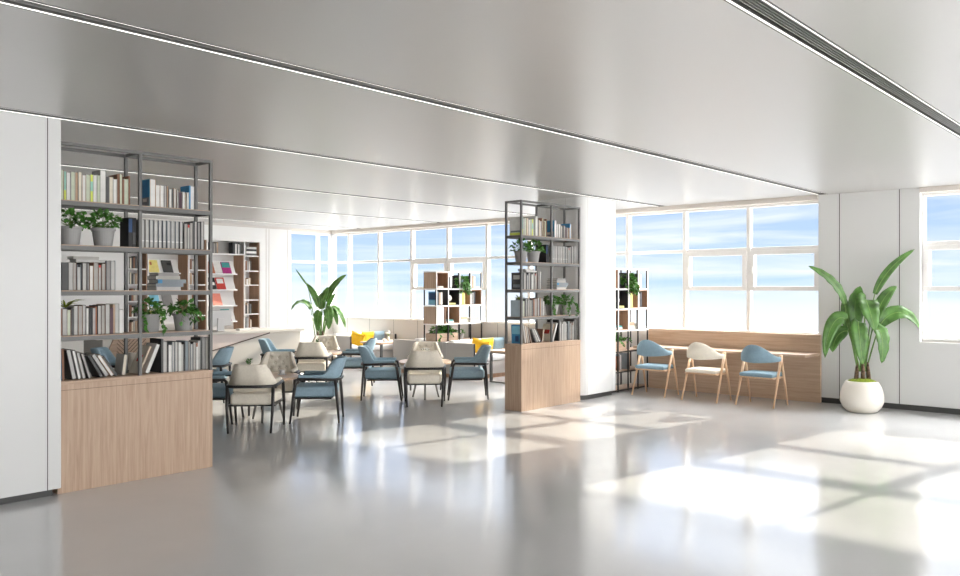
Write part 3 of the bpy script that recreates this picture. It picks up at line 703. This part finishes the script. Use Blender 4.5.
def cafe_table(label):
    e = empty('cafe_table', (0, 0, 0), 0, label, 'table', 'round tables among the armchairs')
    pts = []
    for k in range(48):
        a = 2*PI*k/48; c_, s_ = math.cos(a), math.sin(a); r = .378/((abs(c_)**3 + abs(s_)**3)**(1/3)); pts.append((r*(c_-s_)*.7071, r*(c_+s_)*.7071))
    MB().prism(pts, .51, .54).build('table_top', M['tabletop'], e, bevel=.006)
    MB().lathe([(.13, .498), (.13, .51)], 24).build('top_plate', M['dark'], e)
    for a in (225, 100, -20):
        a = math.radians(a); MB().tube([(.22*math.cos(a), .22*math.sin(a), 0), (.09*math.cos(a), .09*math.sin(a), .5)], [.013, .019], 10).build('leg', M['metal'], e, smooth=True)
    return e
tl = {'A': 'round-cornered wood table with three legs near the near bookcase', 'C': 'round-cornered wood table with white flowers, among the chairs in mid room',
      'B': 'round-cornered wood table in front of the tall plant by window', 'D': 'round-cornered wood table hidden behind the near bookcase'}
tp = None
for k in 'ACBD':
    if tp is None: tp = cafe_table(tl[k]); tp.location = (*TB[k], 0)
    else: dup(tp, (*TB[k], 0), 0, tl[k])
def posy(x, y, z, label, kind, seed):
    e = empty('flower_vase', (x, y, z), 0, label, 'vase', 'small vases on the tables')
    MB().lathe([(.022, 0), (.026, .01), (.024, .06), (.015, .085), (.018, .095), (.016, .095), (.013, .085), (.021, .06), (.02, .012)], 16).build('vase', M['vase'] if kind != 'white' else M['petal'], e, smooth=True)
    rnd = random.Random(seed); b = MB(); f = MB()
    for k in range(9):
        a = rnd.uniform(0, 2*PI); r = rnd.uniform(.01, .06); h = rnd.uniform(.14, .2)
        tip = (r*math.cos(a), r*math.sin(a), h); b.tube([(0, 0, .05), (r*.3*math.cos(a), r*.3*math.sin(a), .1), tip], .0016, 4)
        if kind == 'green':
            for q in range(4):
                d = Vector((rnd.uniform(-1, 1), rnd.uniform(-1, 1), rnd.uniform(-.2, .8))).normalized()*.05; s = d.cross(Vector((0, 0, 1))).normalized()*.010; p = Vector(tip)
                f.add([p, p + d*.5 + s, p + d, p + d*.5 - s], [(0, 1, 2, 3)])
        else:
            f.ball(tip, .016, 7, 4, (1, 1, .7))
            if k % 2: p = Vector(tip)*.75; b.add([p, p+Vector((.02, .01, .01)), p+Vector((.035, .0, .0)), p+Vector((.02, -.01, .0))], [(0, 1, 2, 3)])
    b.build('stems', M['stalk'], e); f.build('leaves' if kind == 'green' else 'blossoms', M['ivy'] if kind == 'green' else M['petal'], e, smooth=kind != 'green')
    return e
def cup(x, y, z, label):
    e = empty('coffee_cup', (x, y, z), 0, label, 'cup', 'cups on the tables')
    MB().lathe([(.045, 0), (.055, .004), (.056, .008), (.04, .006)], 20).build('saucer', M['white'], e, smooth=True)
    MB().lathe([(.022, .006), (.03, .02), (.034, .05), (.036, .058), (.033, .058), (.03, .045), (.026, .02)], 20).build('cup', M['white'], e, smooth=True)
    return e
ZT = .5405
posy(5.56, 8.68, ZT, 'small glass vase of green sprigs on the table beside near bookcase', 'green', 1); cup(5.92, 8.52, ZT, 'white cup and saucer on the table beside near bookcase')
posy(8.40, 8.55, ZT, 'small vase of white flowers in front of the cream tufted chair', 'white', 2); cup(8.64, 8.50, ZT, 'white cup on the white flower table beside blue profile chair')
posy(8.42, 11.1, ZT, 'small vase of dark sprigs on the table in front of tall plant', 'green', 3); cup(8.62, 11.2, ZT, 'white cup on the table in front of tall plant')
posy(5.72, 11.1, ZT, 'small vase of sprigs on the table behind near bookcase', 'green', 4)

# ================================================================== BOOTHS
def cushion_mb(w, h, t, n=12):
    b = MB(); g = []
    for s in (1, -1):
        for j in range(n+1):
            for i in range(n+1):
                u, v = -1+2*i/n, -1+2*j/n; d = ((1-u**4)*(1-v**4))**.6
                pin = 1 - .06*(1-abs(v)**2)*abs(u)**3; pin2 = 1 - .06*(1-abs(u)**2)*abs(v)**3
                g.append((u*w/2*pin, s*t/2*d, v*h/2*pin2))
    m = (n+1)**2
    fs = []
    for j in range(n):
        for i in range(n):
            a = j*(n+1)+i; fs.append((a, a+1, a+n+2, a+n+1)); fs.append((m+a, m+a+n+1, m+a+n+2, m+a+1))
    b.add(g, fs)
    return b
def cushion(loc, rot, label, w=.36, h=.27, col='yellow'):
    o = cushion_mb(w, h, .13).build('throw_cushion', M[col], None, smooth=True, loc=loc, rot=rot)
    return tag(o, label, 'cushion', 'cushions on the booth sofas')
def booth_sofa(y0, face, label, x0=10.6, x1=11.86):
    """face -1: sits facing -Y. y0 = outer back plane."""
    e = empty('booth_sofa', ((x0+x1)/2, y0, 0), 0 if face < 0 else PI, label, 'sofa', 'grey booth sofas by the window')
    hw = (x1-x0)/2; D = .75
    bx(-hw, hw, -.10, 0, .07, .63).build('back_shell', M['greyfab'], e, bevel=.012, smooth=False)
    for s in (-1, 1):
        a = bx(s*hw if s < 0 else hw-.05, -hw+.05 if s < 0 else hw, -D, -.10, .07, .63).build('side_panel', M['greyfab'], e, bevel=.012)
        MB().box(s*(hw-.025)-.016, s*(hw-.025)+.016, -D-.008, -D, .07, .63).build('panel_edge', M['dark'], a)
    bx(-hw+.05, hw-.05, -D+.02, -.10, .07, .30).build('seat_base', M['greyfab'], e, bevel=.008)
    bx(-hw+.055, hw-.055, -D-.005, -.11, .30, .42).build('seat_cushion', M['whitefab'], e, bevel=.03, seg=3, smooth=True)
    bx(-hw+.055, hw-.055, -.24, -.105, .42, .66).build('back_cushion', M['whitefab'], e, bevel=.03, seg=3, smooth=True)
    bx(-hw+.03, hw-.03, -D+.04, -.03, 0, .07).build('plinth', M['walnut'], e)
    return e
booth_sofa(13.70, -1, 'grey booth sofa facing the flower table, deepest of the booth seats by the window')
booth_sofa(10.92, 1, 'grey booth sofa turned away from us behind the divider shelf')
booth_sofa(10.36, -1, 'grey booth sofa with yellow cushions beside the middle bookcase')
bp = bx(10.605, 10.62, 10.365, 10.915, .0, .63).build('booth_partition', M['greyfab']); tag(bp, 'low grey upholstered partition joining the two back-to-back booth sofas', 'partition')
cushion((10.95, 13.14, .552), (.05, -.22, PI/2 + .15), 'yellow cushion leaning on the side panel of the deepest booth sofa')
cushion((11.34, 13.29, .555), (.2, 0, .06), 'yellow cushion leaning on the back of the deepest booth sofa')
cushion((10.97, 9.80, .552), (.05, -.22, PI/2 + .15), 'yellow cushion leaning on the side panel of sofa by middle bookcase')
cushion((11.33, 9.95, .555), (.2, 0, .06), 'yellow cushion leaning on the back of sofa by middle bookcase')
cushion((11.66, 13.31, .555), (.2, 0, -.1), 'blue cushion beside the flowers on the deepest booth sofa', .32, .27, 'blue')
cushion((11.66, 9.97, .555), (.2, 0, -.1), 'blue cushion on the sofa by the middle bookcase', .32, .27, 'blue')
def booth_table(x, y, label):
    e = empty('booth_table', (x, y, 0), 0, label, 'table', 'booth tables by the window')
    bx(-.52, .52, -.31, .31, .51, .545).build('table_top', M['tabletop'], e, bevel=.005)
    for s in (-1, 1):
        bx(s*.46-.02, s*.46+.02, -.27, .27, 0, .02).build('foot_rail', M['metal'], e)
        bx(s*.46-.02, s*.46+.02, -.27, .27, .49, .51).build('top_rail', M['metal'], e)
        for t in (-1, 1): bx(s*.46-.02, s*.46+.02, t*.25-.02, t*.25+.02, .02, .49).build('leg', M['metal'], e)
    return e
bt = booth_table(11.12, 12.32, 'wood booth table with a white flower vase, deepest by the window')
dup(bt, (11.06, 8.95, 0), 0, 'wood booth table beside the oak base of the middle bookcase')
posy(11.05, 12.3, .546, 'white flower vase on the deepest booth table', 'white', 8)
cup(10.85, 12.2, .546, 'white cup on the deepest booth table')
cup(10.85, 9.0, .546, 'white cup on the booth table beside middle bookcase')

# ================================================================== RECEPTION DESK
DX0, DX1, DY = 5.25, 8.95, 12.2
dk = empty('reception_desk', ((DX0+DX1)/2, DY, 0), 0, 'cream reception desk with diagonal inlay and chevron wood panel', 'desk')
hw = (DX1-DX0)/2
body = bx(-hw+.12, hw-.06, .04, .70, 0, .83).build('body', M['desk'], dk, bevel=.004)
MB().prismY([(-hw, .835), (hw, .835), (hw, .875), (-hw, .875)], -.02, .74).build('desk_top', M['desk'], dk, bevel=.004)
dx = lambda X: X - (DX0+DX1)/2
MB().prismY([(dx(5.95), .46), (dx(6.0), .318), (dx(8.2), .818), (dx(8.2), .832), (dx(6.19), .832)], .030, .042).build('pink_inlay', M['pink'], dk)
MB().prismY([(dx(5.6), .215), (dx(8.24), .815), (dx(8.24), .832), (dx(5.6), .232)], .024, .042).build('diagonal_line', M['chevd'], dk)
MB().prismY([(dx(5.46), .70), (dx(5.58), .44), (dx(5.95), .44), (dx(6.18), .832), (dx(5.52), .832)], .018, .041).build('chevron_panel', M['oakX'], dk)
g = MB(); xc = dx(5.74)
for k in range(9):
    z0 = .36 + k*.06
    for sx, ln in ((-1, .17), (1, .28)):
        za, zb = z0, z0 + ln; x1 = xc + sx*ln
        if za < .45: x0_ = xc + sx*(.45-za); za_ = .45
        else: x0_, za_ = xc, za
        if zb > .815: x1 = xc + sx*(.815-za); zb = .815
        if zb - za_ < .02: continue
        q = [(x0_, za_), (x1, zb), (x1, zb+.012), (x0_, za_+.012)]
        g.prismY(q if sx > 0 else [q[1], q[0], q[3], q[2]], .014, .02)
g.build('chevron_groove', M['chevd'], dk)
# desktop computer
pc = empty('desktop_computer', (7.44, 12.50, .8755), .06, 'white desktop computer seen from behind on the reception desk', 'computer')
sh = MB().prismY([(-.225, .085), (.225, .085), (.225, .35), (-.225, .35)], -.012, .008).build('screen_shell', M['alu'], pc, bevel=.006, smooth=False)
MB().lathe([(.001, -.0135), (.011, -.0135), (.011, -.012)], 14).build('rear_emblem', M['logo'], sh, xf=Matrix.Translation((0, 0, .24)) @ Matrix.Rotation(-PI/2, 4, 'X') @ Matrix.Scale(-1, 4, (0, 0, 1)))
bx(-.215, .215, .008, .010, .095, .34).build('display', M['screen'], pc)
MB().prismY([(-.07, .0), (.07, .0), (.055, .22), (-.055, .22)], -.035, -.012).build('stand', M['alu'], pc, bevel=.004)
bx(-.075, .075, -.05, .09, 0, .008).build('stand_foot', M['alu'], pc, bevel=.003)
tag(bx(-.1, .1, -.06, .06, 0, .03).build('paper_stack', M['white'], None, bevel=.002, loc=(7.85, 12.45, .8755)), 'small stack of white paper beside the desktop computer', 'paper')

STUFF = None
# ================================================================== WALL SHELVING IN THE NICHE
ws = empty('wall_bookcase', ((NX0+NX1)/2, YB, 0), 0, 'white and wood built-in bookcase with magazine racks in the back wall', 'bookcase')
ox = (NX0+NX1)/2
def wx_(x): return x - ox
nar = [(NX0+.02, 7.36), (8.20, 8.57), (9.43, NX1-.02)]; rck = [(7.38, 8.18), (8.59, 9.41)]
ND = .36
MB().box(wx_(NX0)+.001, wx_(NX1)-.001, .001, .02, NZ-.03, NZ-.001).box(wx_(NX0)+.001, wx_(NX0)+.02, .001, ND, 0, NZ-.03).box(wx_(NX1)-.02, wx_(NX1)-.001, .001, ND, 0, NZ-.03).build('carcass', M['white'], ws)
for x in (7.37, 8.19, 8.58, 9.42): MB().box(wx_(x)-.012, wx_(x)+.012, .0, ND, 0, NZ-.03).build('upright', M['white'], ws)
MB().box(wx_(NX0)+.02, wx_(NX1)-.02, ND, ND+.03, 0, NZ-.03).build('back_board', M['white'], ws)
ZN = [.78, 1.07, 1.36, 1.67, 1.96, 2.27]
for a, b in nar:
    bx(wx_(b)-.028, wx_(b)-.012, .005, ND-.001, .02, NZ-.032).build('wood_lining', M['walnut'], ws)
    for z in ZN: bx(wx_(a)+.002, wx_(b)-.029, .004, ND-.002, z-.02, z).build('shelf', M['white'], ws)
for a, b in rck:
    bx(wx_(b)-.028, wx_(b)-.012, .005, ND-.001, .02, 2.27).build('wood_lining', M['walnut'], ws)
    bx(wx_(a)+.002, wx_(b)-.002, .0, ND-.002, 2.27, 2.295).build('shelf', M['white'], ws)
    for z in (.92, 1.24, 1.56, 1.88):
        sh = MB().add([(wx_(a)+.01, .06, z), (wx_(b)-.16, .06, z), (wx_(b)-.16, .19, z+.27), (wx_(a)+.01, .19, z+.27), (wx_(a)+.01, .075, z-.012), (wx_(b)-.16, .075, z-.012), (wx_(b)-.16, .205, z+.265), (wx_(a)+.01, .205, z+.265)],
                      [(0, 1, 2, 3), (7, 6, 5, 4), (0, 4, 5, 1), (1, 5, 6, 2), (2, 6, 7, 3), (3, 7, 4, 0)]).build('magazine_shelf', M['white'], ws)
        bx(wx_(a)+.01, wx_(b)-.16, .0, .06, z-.012, z+.012).build('shelf_lip', M['white'], ws)
def magazine(x, z, cn, label, w=.19, h=.26, band=None):
    b = MB().box(-w/2, w/2, -.004, .004, 0, h); mats = [bm_(cn)]
    if band:
        for cn2, u0, u1, v0, v1 in band: mats.append(bm_(cn2)); b.mi(len(mats)-1).box(-w/2+w*u0, -w/2+w*u1, -.005, -.003, h*v0, h*v1)
    o = b.build('magazine', mats, None, loc=(x, YB + .057, z + .0145)); o.rotation_euler = (-math.atan2(.13, .27), 0, 0)
    tag(o, label, 'magazine', 'magazines on the wall racks')
fa = 'rack glimpsed through the near bookcase'; ri = 'rack above the reception computer'
for x, z, cn, lab, band in [
    (7.52, 1.88, 'lemon', f'lemon magazine on the top row of the {fa}', [('orange', .2, .4, .6, .85)]), (7.80, 1.88, 'charcoal', f'dark grey magazine on the top row of the {fa}', [('black', .5, .9, .6, .8)]),
    (7.52, 1.56, 'yellow', f'yellow magazine on the second row of the {fa}', [('lemon', .2, .8, .3, .7)]), (7.80, 1.56, 'white', f'white magazine on the second row of the {fa}', None),
    (7.54, 1.24, 'sky blue', f'sky blue magazine on the third row of the {fa}', None), (7.80, 1.24, 'mid grey', f'grey magazine on the third row of the {fa}', None),
    (7.56, .92, 'lemon', f'lemon magazine on the lowest row of the {fa}', [('white', .3, .7, .4, .8)]),
    (8.69, 1.88, 'rust', f'rust brown magazine on the top row of the {ri}', None), (8.86, 1.88, 'white', f'white magazine on the top row of the {ri}', None), (9.06, 1.88, 'magenta', f'teal and magenta magazine on the top row of the {ri}', [('teal', .05, .95, .5, .95)]),
    (8.72, 1.56, 'black', f'black and white magazine on the second row of the {ri}', [('white', .1, .9, .35, .6)]), (8.93, 1.56, 'red', f'red magazine on the second row of the {ri}', [('white', .15, .85, .5, .9)]),
    (8.85, 1.24, 'salmon', f'salmon magazine on the third row of the {ri}', None), (9.06, .92, 'teal', f'teal and magenta magazine on the lowest row of the {ri}', [('magenta', 0, 1, 0, .5)])]:
    magazine(x, z, cn, lab, band=band, w=.20 if cn != 'white' else .15)
gn = 'books in the built-in wall bookcase'
STUFF = []
random.seed(5)
for i, (a, b) in enumerate(nar):
    where = ['hidden narrow column', 'narrow column between the racks', 'narrow end column'][i]
    for j, z in enumerate(ZN):
        cs = random.sample(['charcoal', 'white', 'pale grey', 'black', 'brown', 'cream', 'mid grey', 'tan'], 4)
        if i == 2 and j == 5:
            for q in range(4): book(a + .16, YB + .02, z + .0005 + q*.045, .24, .044, .2, ['charcoal', 'white', 'black', 'pale grey'][q], f"{['charcoal', 'white', 'black', 'pale grey'][q]} book lying in the topmost pile, {where}, wall bookcase", gn, lying=True)
        elif i == 2 and j == 3: row(a + .04, YB + .02, z + .0005, [(.05, .12, 'white'), (.05, .14, 'cream')], f'fourth level, {where}, wall bookcase', gn)
        elif i == 2 and j == 2: pass
        else: row(a + .03, YB + .02, z + .0005, [(.032, random.uniform(.17, .23), c_) for c_ in cs], f"{['lowest', 'second', 'third', 'fourth', 'fifth', 'top'][j]} level, {where}, wall bookcase", gn)
for (a, b), wh in zip(rck, ('top of rack behind near bookcase', 'top of rack above the computer')):
    row(a + .08, YB + .02, 2.296, [(.03, .2, 'pale grey'), (.03, .22, 'charcoal'), (.03, .2, 'white'), (.03, .21, 'mid grey'), (.03, .22, 'tan')], f'outer group, {wh}', gn)
    row(b - .25, YB + .02, 2.296, [(.05, .23, 'black'), (.04, .2, 'white'), (.03, .21, 'charcoal'), (.03, .2, 'white'), (.03, .22, 'black')], f'inner group, {wh}', gn)

allb = MB(); allm = []
for b, mats, (x, y, z) in STUFF:
    o = len(allb.v); allb.v += [(v[0]+x-ox, v[1]+y-YB, v[2]+z) for v in b.v]; allb.f += [tuple(i+o for i in f) for f in b.f]
    for m in mats:
        if m not in allm: allm.append(m)
    allb.m += [allm.index(mats[k]) for k in b.m]
STUFF = None
wbk = allb.build('wall_bookcase_books', allm, None, loc=(ox, YB, 0))
tag(wbk, 'small mixed books filling the narrow columns and top shelf of the wall bookcase', 'books', None, 'stuff')

# ================================================================== BROAD-LEAVED PLANTS
RV = Vector((.6656, -.7462, 0)); UV = Vector((0, 0, 1)); TV = Vector((-.7462, -.6656, 0))   # across, up, towards the room
def big_leaf(e, root, ctrl, width, facing, seed=0):
    """ctrl: bezier points of the blade from its base to its tip; root: where the stalk starts. All in local space."""
    rnd = random.Random(seed); pts = bez(ctrl, 18); b = MB(); rings = []; ph = rnd.uniform(0, 6)
    for i, p in enumerate(pts):
        t = i/18; d = (pts[min(i+1, 18)] - pts[max(i-1, 0)]).normalized()
        side = d.cross(facing)
        side = side.normalized() if side.length > 1e-3 else d.orthogonal().normalized()
        nrm = side.cross(d).normalized()
        w = width*.5*(math.sin(PI*min(1, (t*.94+.06))**.8)**.62) + .002
        if t > .97: w *= .35
        rip = .10*w*math.sin(9*t*PI + ph)
        rings.append([p + side*w + nrm*(.22*w + rip), p + side*w*.55 + nrm*.16*w, p, p - side*w*.55 + nrm*.16*w, p - side*w + nrm*(.22*w - rip)])
    b.loft(rings, cap=False, closed=False)
    lf = b.build('leaf', M['leaf'], e, smooth=True)
    so = lf.modifiers.new('thickness', 'SOLIDIFY'); so.thickness = .0025
    MB().tube([tuple(p - Vector((0, 0, .001))) for p in pts], [.006*(1-.8*i/18) for i in range(19)], 6).build('midrib', M['midrib'], lf, smooth=True)
    st_ = bez([root, tuple(Vector(root).lerp(Vector(ctrl[0]), .5) + Vector((0, 0, .04))), tuple(Vector(ctrl[0]) - (Vector(ctrl[1])-Vector(ctrl[0])).normalized()*.06), ctrl[0]], 10)
    MB().tube([tuple(p) for p in st_], [.012*(1-.05*i) for i in range(11)], 7).build('stalk', M['stalk'], e, smooth=True)
def loc3(u, v, w): return tuple(RV*u + UV*v + TV*w)
def big_plant(x, y, k, label, leaves, pot_h=.40, pot_r=.265, trunks=((-.075, .0), (0, .03), (.085, .01))):
    e = empty('bird_of_paradise_plant', (x, y, 0), 0, label, 'potted plant', 'broad-leaved plants in white pots')
    r = pot_r; h = pot_h
    MB().lathe([(.58*r, 0), (.70*r, .012), (.88*r, .065*h/.4), (.985*r, .13*h/.4), (r, .17*h/.4), (.975*r, .24*h/.4), (.885*r, .32*h/.4), (.76*r, .385*h/.4), (.72*r, h), (.68*r, h), (.69*r, h-.03), (.5*r, h-.04)], 40).build('pot', M['ceramic'], e, smooth=True)
    MB().lathe([(.685*r, h-.02), (.62*r, h+.003), (.4*r, h+.025), (.01, h+.034)], 28).build('moss', M['moss'], e, smooth=True)
    for i, (u, w) in enumerate(trunks):
        MB().tube([loc3(u*k, h, w), loc3(u*k*.9, h+.11*k, w), loc3(u*k*.8, h+.24*k, w)], [.03*k, .026*k, .015*k], 9).build('trunk', M['bark'], e, smooth=True)
    for i, (ru, ctrl, width, fc) in enumerate(leaves):
        big_leaf(e, loc3(ru, h+.12, .0), [loc3(*c_) for c_ in ctrl], width, (RV*fc[0] + UV*fc[1] + TV*fc[2]).normalized(), i)
    return e
S_ = 10.68/825
def pu(x): return (x-862)*S_
def pv(y): return 1.6 - (y-288)*S_
def pl(*pts): return [(pu(x), pv(y), w) for x, y, w in pts]
RL = [(-.03, pl((843, 304, .05), (838, 285, .06), (824, 274, .05), (808, 266, .02)), .135, (.3, .5, 1)),
      (.03, pl((875, 294, .0), (882, 276, .02), (893, 262, .02), (917, 249, -.05)), .105, (-.3, .4, 1)),
      (.03, pl((872, 323, .05), (876, 305, .08), (884, 292, .06), (897, 286, .0)), .15, (-.4, .5, 1)),
      (.05, pl((878, 325, .06), (885, 310, .10), (903, 305, .12), (914, 328, .14)), .19, (.15, .55, 1)),
      (0, pl((857, 326, -.03), (855, 308, -.05), (857, 296, -.04), (859, 286, .04)), .22, (0, .2, 1)),
      (0, pl((864, 300, .05), (860, 296, .14), (862, 310, .24), (865, 330, .27)), .26, (0, .4, 1)),
      (-.05, pl((845, 320, .04), (836, 312, .12), (822, 322, .14), (820, 357, .16)), .18, (-.3, .35, 1)),
      (-.03, pl((848, 331, .0), (840, 330, -.02), (833, 340, .0), (832, 352, .02)), .17, (-.5, .3, 1)),
      (-.01, pl((855, 321, .10), (851, 322, .2), (852, 345, .24), (855, 363, .22)), .20, (-.1, .4, 1)),
      (.03, pl((871, 328, .10), (876, 325, .17), (877, 345, .2), (875, 362, .18)), .19, (.2, .4, 1)),
      (-.02, pl((849, 330, -.02), (847, 318, -.04), (846, 305, -.03), (845, 297, .0)), .12, (-.5, .1, 1))]
big_plant(11.26, 3.42, 1.0, 'large broad-leaved plant in a round cream pot against the wall pier', RL)
d2 = 17.5; S2 = d2/825
def pl2(*pts): return [((x-321)*S2, 1.6 - (y-288)*S2, w) for x, y, w in pts]
LL = [(-.05, pl2((319.5, 307, .05), (318, 297, .06), (313, 290, .05), (307, 283, .0)), 0.137, (.3, .5, 1)),
      (-.05, pl2((308, 285, .02), (304, 280, .0), (300, 274, .0), (296, 269, -.05)), 0.036, (.3, .5, 1)),
      (.05, pl2((328, 302, .0), (331, 290, .05), (337, 281, .02), (347.5, 274.5, .0)), 0.158, (-.3, .4, 1)),
      (-.1, pl2((312, 309, .05), (309, 299, .1), (298, 299, .1), (293, 310, .1)), 0.144, (-.1, 1, .6)),
      (.05, pl2((333, 306, .05), (339, 307, .1), (345, 316, .1), (347, 328, .1)), 0.115, (.2, .8, .6)),
      (0, pl2((323, 309, .0), (322, 303, .0), (322, 298, .0), (323, 293, .05)), 0.187, (0, .2, 1)),
      (-.02, pl2((322, 311, .1), (320, 312, .18), (320, 322, .2), (321, 331, .2)), 0.187, (-.1, .4, 1)),
      (.03, pl2((328, 308, .1), (331, 307, .18), (332, 318, .2), (331, 329, .18)), 0.202, (.2, .4, 1)),
      (.05, pl2((331, 309, .05), (336, 309, .1), (338, 317, .1), (339, 325, .1)), 0.115, (.4, .5, 1)),
      (.03, pl2((327, 310, -.05), (329, 302, -.06), (333, 298, -.05), (336, 293, -.03)), 0.101, (-.3, .2, 1)),
      (.02, pl2((324, 300, .05), (326, 296, .08), (327, 292, .06), (329, 287, .0)), 0.144, (-.2, .3, 1))]
big_plant(10.82, 14.2, 1.2, 'tall broad-leaved plant in the far window corner behind the cream armchairs', LL, .40, .27, ((-.05, 0), (.06, .02)))
